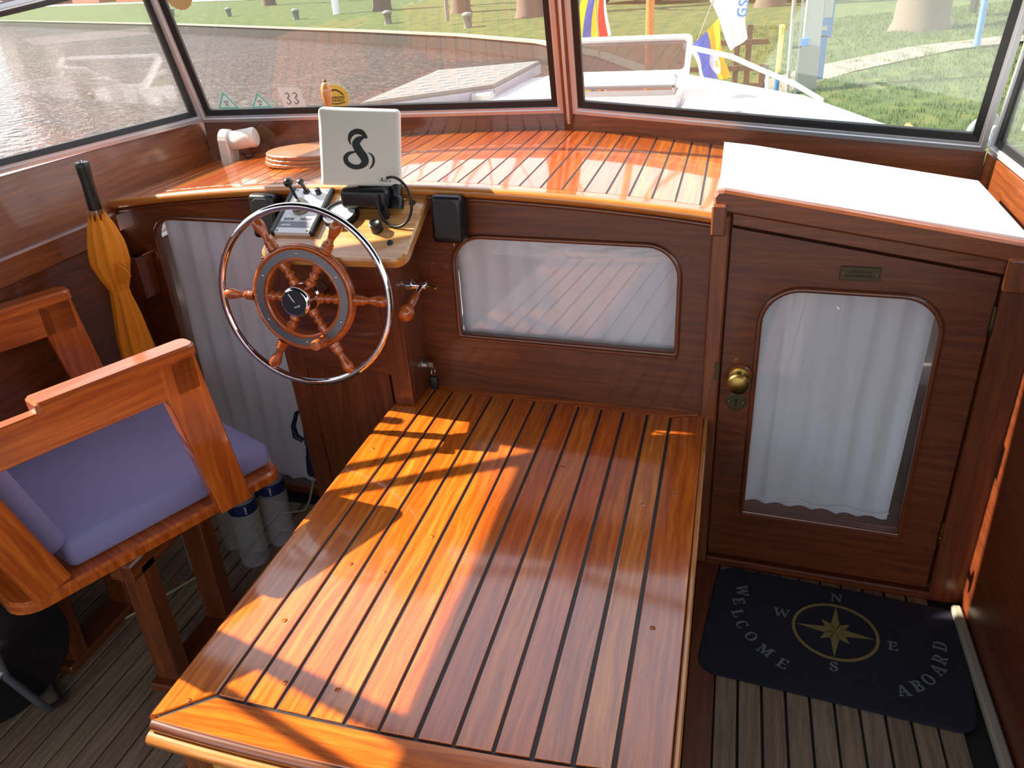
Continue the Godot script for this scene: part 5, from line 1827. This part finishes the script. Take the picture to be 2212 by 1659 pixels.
	tube([Vector3(-0.30, 1.0, -5.2), Vector3(-0.10, 1.55, -5.25), Vector3(0.1, 2.2, -5.3)], 0.004, 6)
	fin("stay_line", M.cord_grey, ms)
	flag("pennant_flag", "yellow, blue and red striped flag flying beyond the skylight", Vector3(-1.08, 1.60, -6.0), [["flag_yellow", 0.0, 0.26], ["flag_blue", 0.26, 0.52], ["flag_yellow", 0.52, 0.74], ["flag_red", 0.74, 0.93], ["flag_white", 0.93, 1.0]], [Vector2(-1.03, 1.6), Vector2(-0.90, 1.6), Vector2(-0.875, 1.155), Vector2(-1.135, 1.12)], -6.0)
	flag("courtesy_flag", "blue and orange flag with a white oval tied to the bow rail", Vector3(-0.15, 1.2, -5.2), [["flag_white", -0.14, 0.0], ["flag_blue", 0.0, 0.52], ["flag_orange", 0.52, 1.0]], [Vector2(-0.270, 1.145), Vector2(-0.135, 1.29), Vector2(-0.04, 0.96), Vector2(-0.17, 0.95)], -5.2, true)
	flag("club_flag", "limp white flag with blue lettering hanging behind the orange one", Vector3(0, 1.3, -5.26), [["flag_white", 0.0, 1.0]], [Vector2(-0.215, 1.42), Vector2(0.03, 1.42), Vector2(0.038, 1.165), Vector2(-0.035, 1.10)], -5.26)
	# bow rail
	var br := thing("bow_rail", "white tubular bow rail on the starboard bow", "rail", Vector3(0.1, 0.7, -4.8))
	begin()
	tube([Vector3(-0.30, 1.168, -4.9), Vector3(-0.04, 1.112, -4.85), Vector3(0.114, 1.049, -4.8), Vector3(0.30, 0.975, -4.75), Vector3(0.44, 0.90, -4.7), Vector3(0.50, 0.34, -4.68)], 0.014, 8)
	fin("top_tube", M.gelcoat, br)
	for q in [Vector3(0.16, 1.03, -4.79), Vector3(-0.28, 1.16, -4.9)]:
		begin()
		tube([q, q + Vector3(0.004, q.y * -1.0 + 0.33, -0.01)], 0.010, 8)
		fin("stanchion", M.gelcoat, br)
	# searchlight by the starboard corner
	var sl := thing("searchlight", "grey twin-disc searchlight on the starboard side deck", "searchlight", Vector3(0.80, 0.58, -3.0))
	for q in [Vector3(0.775, 1.03, -2.98), Vector3(0.835, 1.035, -3.06)]:
		begin()
		lathe(ax(q - Vector3(0.012, 0, 0.01), Vector3(0.75, 0.05, 0.65)), [[0, 0], [0.05, 0], [0.056, 0.006], [0.056, 0.014], [0.05, 0.018, 1], [0, 0.018]], 28)
		fin("disc", M.pipe_grey, sl)
	begin()
	lathe(ax(Vector3(0.79, 1.03, -3.01), Vector3(0.75, 0.05, 0.65)), [[0.034, 0], [0.034, 0.05]], 20)
	fin("drum", M.gelcoat, sl)
	begin()
	tube([Vector3(0.79, 0.30, -3.02), Vector3(0.79, 1.0, -3.02)], 0.014, 8)
	fin("stem", M.pipe_grey, sl)
	begin()
	tube([Vector3(0.762, 1.045, -2.965), Vector3(0.760, 1.052, -2.955), Vector3(0.766, 1.045, -2.95), Vector3(0.768, 1.02, -2.95)], 0.005, 6)
	fin("hook", M.pole_blue, sl)

# flag: quad of (x, y) corners; stripes run from one side to the other, with soft folds in depth
func flag(called: String, label: String, at: Vector3, stripes: Array, c: Array, z: float, oval := false) -> void:
	var f := thing(called, label, "flag", at)
	var P := func(u: float, v: float) -> Vector3:
		var a: Vector2 = c[0].lerp(c[1], u)
		var b: Vector2 = c[3].lerp(c[2], u)
		var q := a.lerp(b, v)
		return Vector3(q.x + 0.012 * sin(v * 5.0 + u * 2.0), q.y, z + 0.035 * sin(u * 7.0 + v * 3.0) * (0.3 + v))
	for s in stripes:
		begin()
		sheet(5, 12, func(u: float, v: float) -> Vector3: return P.call(lerpf(s[1], s[2], u), v))
		fin("stripe", M[s[0]], f)
	if oval:
		begin()
		var k := 20
		for i in k:
			var a0 := TAU * i / k
			var a1 := TAU * (i + 1) / k
			var o0: Vector3 = P.call(0.60 + 0.22 * cos(a0), 0.66 + 0.24 * sin(a0)) + Vector3(0, 0, 0.004)
			var o1: Vector3 = P.call(0.60 + 0.22 * cos(a1), 0.66 + 0.24 * sin(a1)) + Vector3(0, 0, 0.004)
			tri(P.call(0.60, 0.66) + Vector3(0, 0, 0.004), o0, o1, Vector3(0, 0, 1), 1)
		fin("oval", M.flag_white, f)
		for i in 4:
			begin()
			var q0: Vector3 = P.call(0.50 + 0.04 * i, 0.56 + 0.06 * i) + Vector3(0, 0, 0.008)
			tube([q0, q0 + Vector3(0.018, 0.016, 0.0), q0 + Vector3(0.034, 0.018, 0)], [0.001, 0.003, 0.001], 5)
			fin("print_mark", M.ink, f)
	elif stripes.size() == 1:
		lettering("GS", 0.06, M.flag_print, Transform3D(Basis(Vector3(0, 0, 1), PI / 2 - 0.1), Vector3(0.006, 1.33, z + 0.05)), f, "lettering", false, 0.002)

# ---------------------------------------------------------------- shore
var EDGE := [Vector2(-110, -94), Vector2(-60, -62), Vector2(-28.8, -40.6), Vector2(-19.5, -33.6), Vector2(-12.8, -28.5), Vector2(-8.1, -24.7), Vector2(-4.9, -21.3), Vector2(-2.7, -17.5), Vector2(-0.8, -13.0), Vector2(0.45, -9.0), Vector2(1.0, -6.0), Vector2(1.25, -2.0), Vector2(1.25, 3.0), Vector2(1.25, 30.0)]
func land_y(d: float) -> float: return -0.05 + 0.33 * (1.0 - exp(-d / 2.5)) + 0.22 * (1.0 - exp(-d / 18.0))
func edge_at(i: int, d: float) -> Vector3:
	var a: Vector2 = EDGE[maxi(i - 1, 0)]
	var b: Vector2 = EDGE[mini(i + 1, EDGE.size() - 1)]
	var t := (b - a).normalized()
	var n := Vector2(-t.y, t.x)
	if n.dot(Vector2(1, -1)) < 0.0: n = -n
	var p: Vector2 = EDGE[i] + n * d
	return Vector3(p.x, land_y(d), p.y)

func shore() -> void:
	# water
	var w := thing("water", "brown rippled canal water on the port side of the boat", "water", Vector3(-20, -0.45, -20), "", "structure")
	begin()
	st.set_smooth_group(-1)
	var k := 60.0
	for i in 8:
		for j in 8:
			var x0 := -200.0 + i * k * 0.75
			var z0 := -200.0 + j * k * 0.75
			var s := k * 0.75
			for q in [[0, 0], [1, 0], [1, 1], [0, 0], [1, 1], [0, 1]]:
				st.set_uv(Vector2((x0 + q[0] * s) / 7.0, (z0 + q[1] * s) / 7.0))
				st.add_vertex(Vector3(x0 + q[0] * s, -0.45, z0 + q[1] * s))
	fin("surface", M.water, w)
	# land
	var l := thing("ground", "sunlit grass bank along the canal", "grass", Vector3(3, 0, -12), "", "structure")
	begin()
	var ds := [0.0, 0.35, 0.9, 1.8, 3.5, 6.0, 10.0, 16.0, 28.0, 60.0, 140.0]
	for i in EDGE.size() - 1:
		for j in ds.size() - 1:
			quad(edge_at(i, ds[j]), edge_at(i + 1, ds[j]), edge_at(i + 1, ds[j + 1]), edge_at(i, ds[j + 1]), Vector3.UP, 1)
	fin("turf", M.grass, l)
	var e := thing("quay_edge", "timber-capped sheet pile edge where the grass meets the water", "embankment", Vector3(-8, -0.4, -24), "", "structure")
	begin()
	for i in EDGE.size() - 2:
		var a: Vector2 = EDGE[i]
		var b: Vector2 = EDGE[i + 1]
		bar(Vector3(a.x, -0.055, a.y), Vector3(b.x, -0.055, b.y), 0.24, 0.06, Vector3.UP, 0)
	fin("cap", M.pile_edge, e)
	begin()
	for i in EDGE.size() - 2:
		var a: Vector2 = EDGE[i]
		var b: Vector2 = EDGE[i + 1]
		bar(Vector3(a.x, -0.35, a.y), Vector3(b.x, -0.35, b.y), 0.14, 0.6, Vector3.UP, 0)
	fin("sheet_piling", M.pile_steel, e)
	# road and trodden path
	var rd := thing("road", "pale road with parked cars behind the grass bank", "road", Vector3(-5, 0.5, -40), "", "structure")
	begin()
	for i in EDGE.size() - 4:
		quad(edge_at(i, 16.5) + Vector3(0, 0.03, 0), edge_at(i + 1, 16.5) + Vector3(0, 0.03, 0), edge_at(i + 1, 21.0) + Vector3(0, 0.03, 0), edge_at(i, 21.0) + Vector3(0, 0.03, 0), Vector3.UP, 1)
	fin("paving", M.road, rd)
	var pa := thing("path", "trodden bare path crossing the starboard grass", "path", Vector3(2.7, 0.2, -13.6), "", "structure")
	begin()
	var pp := [Vector2(0.2, -11.2), Vector2(1.2, -12.3), Vector2(2.7, -13.6), Vector2(4.2, -14.3), Vector2(7.0, -15.0), Vector2(12.0, -16.0)]
	for i in pp.size() - 1:
		var a: Vector2 = pp[i]
		var b: Vector2 = pp[i + 1]
		var n := Vector2(-(b - a).y, (b - a).x).normalized() * 0.38
		var h0 := ground_at(a) + 0.025
		var h1 := ground_at(b) + 0.025
		quad(Vector3(a.x + n.x, h0, a.y + n.y), Vector3(b.x + n.x, h1, b.y + n.y), Vector3(b.x - n.x, h1, b.y - n.y), Vector3(a.x - n.x, h0, a.y - n.y), Vector3.UP, 1)
	fin("trodden_earth", M.path, pa)
	# grass tufts and flowers
	var tuft := SurfaceTool.new()
	tuft.begin(Mesh.PRIMITIVE_TRIANGLES)
	for i in 7:
		var a := i * 2.4
		var o := Vector3(cos(a * 3.1), 0, sin(a * 1.7)) * 0.05
		var d := Vector3(cos(a), 0, sin(a))
		var t := Vector3(-d.z, 0, d.x) * 0.006
		for p in [o - t, o + d * 0.03 + Vector3(0, 0.06 + 0.01 * (i % 3), 0), o + t]:
			tuft.set_normal(Vector3(0, 0.9, 0) + d * 0.3)
			tuft.add_vertex(p)
	var tm := tuft.commit()
	tm.surface_set_material(0, M.grass_blade)
	scatter("grass", "loose tufts of green grass over the starboard bank", "grass", tm, 30000, 0.35, 15.0, 0.45, 0.9)
	var fl := SurfaceTool.new()
	fl.begin(Mesh.PRIMITIVE_TRIANGLES)
	for i in 6:
		var a0 := TAU * i / 6
		var a1 := TAU * (i + 1) / 6
		for p in [Vector3(0, 0.075, 0), Vector3(0.015 * cos(a1), 0.07, 0.015 * sin(a1)), Vector3(0.015 * cos(a0), 0.07, 0.015 * sin(a0))]:
			fl.set_normal(Vector3.UP)
			fl.add_vertex(p)
	var fm := fl.commit()
	fm.surface_set_material(0, M.daisy)
	scatter("daisies", "white daisies dotted over the starboard grass", "flowers", fm, 420, 0.5, 14.0, 0.8, 1.4)
	var f2 := fm.duplicate()
	f2.surface_set_material(0, M.dandelion)
	scatter("dandelions", "yellow dandelions dotted over the grass", "flowers", f2, 70, 0.6, 15.0, 1.0, 1.7)
	# mooring service pillar with signs
	var s := thing("service_pillar", "grey mooring service pillar with pipes and a blue box", "pillar", Vector3(0.82, 0.1, -11))
	begin()
	cbox(Vector3(0.82, 0.33, -11.0), Vector3(0.25, 0.52, 0.22), 0.006)
	fin("base_box", M.pillar_grey, s)
	begin()
	cbox(Vector3(0.84, 1.2, -11.05), Vector3(0.20, 1.22, 0.18), 0.006)
	fin("column", M.sign_grey, s)
	begin()
	cbox(Vector3(0.76, 0.635, -10.93), Vector3(0.085, 0.085, 0.08), 0.006)
	fin("socket_box", M.box_blue, s)
	for q in [[0.605, 0.024], [0.70, 0.016]]:
		begin()
		tube([Vector3(q[0] + 0.01, 0.02, -10.9), Vector3(q[0] - 0.035, 1.9, -10.9)], q[1], 10)
		fin("pipe", M.pipe_grey, s)
	begin()
	bar(Vector3(0.58, 0.585, -10.9), Vector3(0.72, 0.585, -10.9), 0.03, 0.03)
	fin("clamp", M.black_plastic, s)
	var sg := thing("mooring_sign", "blue information sign with grey fields behind the service pillar", "sign", Vector3(1.0, 0.1, -11.5))
	begin()
	cbox(Vector3(0.96, 0.98, -11.5), Vector3(0.30, 0.70, 0.03), 0.004)
	fin("board", M.sign_blue, sg)
	begin()
	cbox(Vector3(0.985, 0.40, -11.5), Vector3(0.16, 0.52, 0.03), 0.004)
	fin("post", M.sign_blue, sg)
	for q in [[1.04, 0.97, 0.10, 0.22], [0.94, 0.74, 0.21, 0.05], [0.88, 1.04, 0.05, 0.14], [1.0, 1.25, 0.2, 0.08]]:
		begin()
		cbox(Vector3(q[0], q[1], -11.482), Vector3(q[2], q[3], 0.004), 0)
		fin("grey_field", M.sign_grey, sg)
	var yp := thing("mooring_pole", "short yellow pole with a blue foot beside the service pillar", "pole", Vector3(0.486, 0.0, -11))
	begin()
	tube([Vector3(0.486, 0.29, -11), Vector3(0.487, 0.83, -11)], 0.03, 12)
	fin("upper_shaft", M.pole_yellow, yp)
	begin()
	tube([Vector3(0.486, 0.0, -11), Vector3(0.486, 0.29, -11)], 0.031, 12)
	fin("foot", M.sign_blue, yp)
	begin()
	lathe(Transform3D(Basis(), Vector3(0.487, 0.79, -11)), [[0.036, 0], [0.036, 0.03], [0.03, 0.045], [0, 0.048]], 12)
	fin("cap", M.pole_yellow, yp)
	var bp := thing("lamp_pole", "slender light blue pole standing in the grass by the path", "pole", Vector3(3.26, 0.15, -13.5))
	begin()
	tube([Vector3(3.262, 0.1, -13.5), Vector3(3.22, 4.0, -13.5)], 0.045, 12)
	fin("shaft", M.pole_blue, bp)
	var wp := thing("path_post", "white marker post on the far grass bank", "post", Vector3(-17.0, 0.2, -29.8))
	var wq := edge_at(3, 2.6)
	wq = Vector3(-17.6, ground_at(Vector2(-17.6, -36.2)), -36.2)
	begin()
	tube([wq, wq + Vector3(0, 2.6, 0)], 0.16, 10)
	fin("shaft", M.gelcoat, wp)
	var gp := thing("street_pole", "thin grey lamp post among the far trees", "pole", Vector3(-9.2, 0.2, -27))
	begin()
	tube([Vector3(-9.3, 0.2, -27.2), Vector3(-9.3, 5.2, -27.2)], 0.07, 10)
	fin("shaft", M.pillar_grey, gp)
	# stubs along the bank
	for q in [Vector2(-26.5, -41.6), Vector2(-19.2, -35.4), Vector2(-12.4, -29.6), Vector2(-8.2, -25.9), Vector2(-33.5, -46.5)]:
		var y := ground_at(q)
		var b := thing("mooring_stub", "low weathered mooring stub on the far bank", "bollard", Vector3(q.x, y, q.y), "mooring stubs on the far bank")
		begin()
		lathe(Transform3D(Basis(), Vector3(q.x, y - 0.05, q.y)), [[0.14, 0], [0.13, 0.35], [0.17, 0.37], [0.17, 0.45], [0.1, 0.49], [0, 0.5]], 10)
		fin("body", M.pillar_grey, b)
	# landing stage posts ahead of the bow
	var fn := thing("landing_fence", "dark wooden landing fence on the bank behind the flags", "fence", Vector3(-0.2, 0, -9.6))
	for q in [[-0.62, 0.62], [-0.36, 0.60], [-0.02, 0.95], [0.10, 0.95], [0.26, 0.55]]:
		begin()
		cbox(Vector3(q[0], q[1] * 0.5, -9.55), Vector3(0.06, q[1], 0.06), 0.004)
		fin("post", M.post_wood, fn)
	for y in [0.34, 0.52, 0.78]:
		begin()
		cbox(Vector3(-0.18 if y < 0.7 else 0.05, y, -9.51), Vector3(1.0 if y < 0.7 else 0.5, 0.055, 0.025), 0.003)
		fin("rail", M.post_wood, fn)
	# trees
	var tr := [[Vector2(-15.5, -36.5), 0.38, "tree trunk on the far bank near the white post"], [Vector2(-10.2, -31.5), 0.34, "tree trunk behind the thin grey lamp post"], [Vector2(-6.6, -27.6), 0.42, "stout tree trunk at the bend of the far bank"], [Vector2(0.75, -25.0), 0.36, "tree trunk beside the road behind the white flag"], [Vector2(3.05, -16.6), 0.42, "thick tree trunk in the starboard grass by the path"], [Vector2(-30.0, -52.0), 0.4, "tree trunk far off on the port bank"]]
	for q in tr: tree(q[0], q[1], q[2])
	# houses whose brick fronts show in the water
	for q in [[Vector2(-62, -98), 0.63, 9.0, 16.0], [Vector2(-38, -82), 0.62, 8.0, 13.0], [Vector2(-20, -68), 0.68, 10.0, 14.0], [Vector2(-3, -56), 0.75, 8.5, 12.0], [Vector2(16, -46), 0.85, 9.0, 14.0], [Vector2(-82, -112), 0.6, 9.5, 15.0], [Vector2(-102, -126), 0.6, 8.5, 15.0], [Vector2(-122, -138), 0.6, 9.0, 15.0], [Vector2(-142, -148), 0.6, 9.0, 15.0]]:
		house(q[0], q[1], q[2], q[3])
	# parked cars
	car(Vector2(-3.2, -30.5), 0.72, M.car_grey, "grey parked car on the road behind the striped flag")
	car(Vector2(0.9, -27.5), 0.72, M.car_white, "white parked car on the road beside the club flag")
	# bench and shrubs far to starboard
	var pb := thing("park_bench", "green-grey slatted park bench by the road to starboard", "bench", Vector3(5.4, 0.4, -18.4))
	for i in 4:
		begin()
		bar(Vector3(4.1, 0.80 + 0.0 * i, -18.6 + 0.11 * i), Vector3(6.2, 0.80, -18.2 + 0.11 * i), 0.09, 0.03)
		fin("slat", M.pillar_grey, pb)
	for i in 3:
		begin()
		bar(Vector3(4.1, 0.95 + 0.13 * i, -18.72), Vector3(6.2, 0.95 + 0.13 * i, -18.32), 0.03, 0.09)
		fin("slat", M.pillar_grey, pb)
	for x in [4.3, 6.0]:
		begin()
		cbox(Vector3(x, 0.6, -18.4 + (x - 5.1) * 0.19), Vector3(0.06, 0.42, 0.4), 0.01)
		fin("leg", M.black_plastic, pb)
	var hd := [Vector2(-1.5, -35.0), Vector2(2.2, -31.0), Vector2(5.0, -27.0), Vector2(7.5, -23.5)]
	for i in hd.size():
		hedge(hd[i], ["shrub bed behind the grey car", "shrub bed between the two parked cars", "shrub bed behind the service pillar", "shrub bed near the park bench"][i])

func ground_at(p: Vector2) -> float:
	var best := 1e9
	for i in EDGE.size() - 1:
		var q := Geometry2D.get_closest_point_to_segment(p, EDGE[i], EDGE[i + 1])
		best = minf(best, p.distance_to(q))
	return land_y(best)

func scatter(called: String, label: String, cat: String, mesh: Mesh, n: int, d0: float, d1: float, s0: float, s1: float) -> void:
	var mm := MultiMesh.new()
	mm.transform_format = MultiMesh.TRANSFORM_3D
	mm.mesh = mesh
	mm.instance_count = n
	for i in n:
		var f := rng.randf_range(7.0, 10.95)
		var k := int(f)
		var d := lerpf(d0, d1, pow(rng.randf(), 0.75))
		var p := edge_at(k, d).lerp(edge_at(k + 1, d), f - k)
		p.y = land_y(d)
		var s := rng.randf_range(s0, s1)
		mm.set_instance_transform(i, Transform3D(Basis(Vector3.UP, rng.randf() * TAU).scaled(Vector3(s, s, s)), p))
	var o := MultiMeshInstance3D.new()
	o.multimesh = mm
	o.name = numbered(called)
	add_child(o)
	tag(o, label, cat, "", "stuff")

func tree(p: Vector2, r: float, label: String) -> void:
	var y := ground_at(p)
	var o := Vector3(p.x, y - 0.1, p.y)
	var t := thing("tree", label, "tree", o, "trees on the banks")
	begin(Transform3D(), Vector3(0, 1, 0))
	tube([o, o + Vector3(0, 0.25, 0), o + Vector3(0.02, 1.0, 0), o + Vector3(0.1, 3.5, 0.1), o + Vector3(0.0, 6.5, 0.0)], [r * 1.35, r * 1.1, r, r * 0.85, r * 0.5], 14)
	fin("trunk", M.bark, t)
	for i in 7:
		var a := i * 2.4
		var h := 3.0 + i * 0.55
		begin(Transform3D(), Vector3(0, 1, 0))
		var b := o + Vector3(0.05, h, 0.05)
		var d := Vector3(cos(a), 0.75, sin(a))
		tube([b, b + d * 1.2, b + d * 2.4 + Vector3(0, 0.5, 0), b + d * 3.4 + Vector3(0, 1.3, 0)], [r * 0.35, r * 0.25, r * 0.15, r * 0.05], 7)
		fin("branch", M.bark, t)

func house(p: Vector2, a: float, h: float, w: float) -> void:
	var y := 0.4
	var F := Transform3D(Basis(Vector3.UP, -a), Vector3(p.x, y, p.y))
	var o := thing("street_house", "brick house behind the far bank, mirrored in the water", "house", F.origin, "houses behind the far bank")
	begin(F)
	cbox(Vector3(0, h * 0.35, 0), Vector3(w, h * 0.7, 8), 0.0)
	fin("walls", M.brick, o)
	begin(F)
	prism([Vector3(-w * 0.5 - 0.3, h * 0.7, 4.3), Vector3(w * 0.5 + 0.3, h * 0.7, 4.3), Vector3(w * 0.5 + 0.3, h * 1.15, 0), Vector3(-w * 0.5 - 0.3, h * 1.15, 0)], Vector3(0, -0.2, -0.2))
	prism([Vector3(-w * 0.5 - 0.3, h * 0.7, -4.3), Vector3(w * 0.5 + 0.3, h * 0.7, -4.3), Vector3(w * 0.5 + 0.3, h * 1.15, 0), Vector3(-w * 0.5 - 0.3, h * 1.15, 0)], Vector3(0, -0.2, 0.2))
	fin("roof", M.roof_tile, o)
	for i in 4:
		for j in 2:
			begin(F)
			cbox(Vector3(-w * 0.36 + i * w * 0.24, h * (0.16 + 0.32 * j), 4.0), Vector3(1.2, 1.5, 0.12), 0.02)
			fin("window", M.gelcoat, o)

func car(p: Vector2, a: float, m: Material, label: String) -> void:
	var y := ground_at(p) + 0.03
	var F := Transform3D(Basis(Vector3.UP, -a), Vector3(p.x, y, p.y))
	var o := thing("parked_car", label, "car", F.origin)
	begin(F)
	var pr := [Vector3(-2.1, 0.3, 0.85), Vector3(2.1, 0.3, 0.85), Vector3(2.15, 0.7, 0.85), Vector3(1.9, 0.85, 0.85), Vector3(1.1, 0.95, 0.85), Vector3(0.5, 1.42, 0.85), Vector3(-1.2, 1.45, 0.85), Vector3(-1.9, 0.98, 0.85), Vector3(-2.15, 0.85, 0.85)]
	prism(pr, Vector3(0, 0, -1.7), 0.06)
	fin("body", m, o)
	for x in [-1.3, 1.3]:
		for z in [-0.78, 0.78]:
			begin(F)
			lathe(ax(Vector3(x, 0.31, z - 0.1), Vector3(0, 0, 1)), [[0, 0], [0.25, 0], [0.31, 0.02], [0.31, 0.2], [0.25, 0.22], [0, 0.22]], 20)
			fin("wheel", M.tyre, o)
			begin(F)
			lathe(ax(Vector3(x, 0.31, z + (0.12 if z > 0 else -0.125)), Vector3(0, 0, 1)), [[0, 0], [0.2, 0], [0.19, 0.006], [0, 0.008]], 16)
			fin("hub_cap", M.alu, o)
	for z in [0.855, -0.855]:
		begin(F)
		prism([Vector3(-1.1, 0.98, z), Vector3(0.85, 0.98, z), Vector3(0.42, 1.34, z), Vector3(-1.0, 1.36, z)], Vector3(0, 0, -0.01 * signf(z)))
		fin("side_glass", M.black_plastic, o)

func hedge(p: Vector2, label: String) -> void:
	var y := ground_at(p)
	var o := thing("shrub_bed", label, "shrubs", Vector3(p.x, y, p.y))
	var n := FastNoiseLite.new()
	n.seed = int(p.x * 10); n.frequency = 0.9
	begin(Transform3D(Basis(Vector3.UP, -0.75), Vector3(p.x, y, p.y)))
	sheet(26, 10, func(u: float, v: float) -> Vector3:
		var a := TAU * u
		var b := v * PI * 0.5
		var d := Vector3(cos(a) * cos(b) * 2.4, sin(b) * 0.9, sin(a) * cos(b) * 0.9)
		return d * (1.0 + 0.35 * n.get_noise_3dv(d * 2.0)))
	fin("foliage", M.hedge, o)
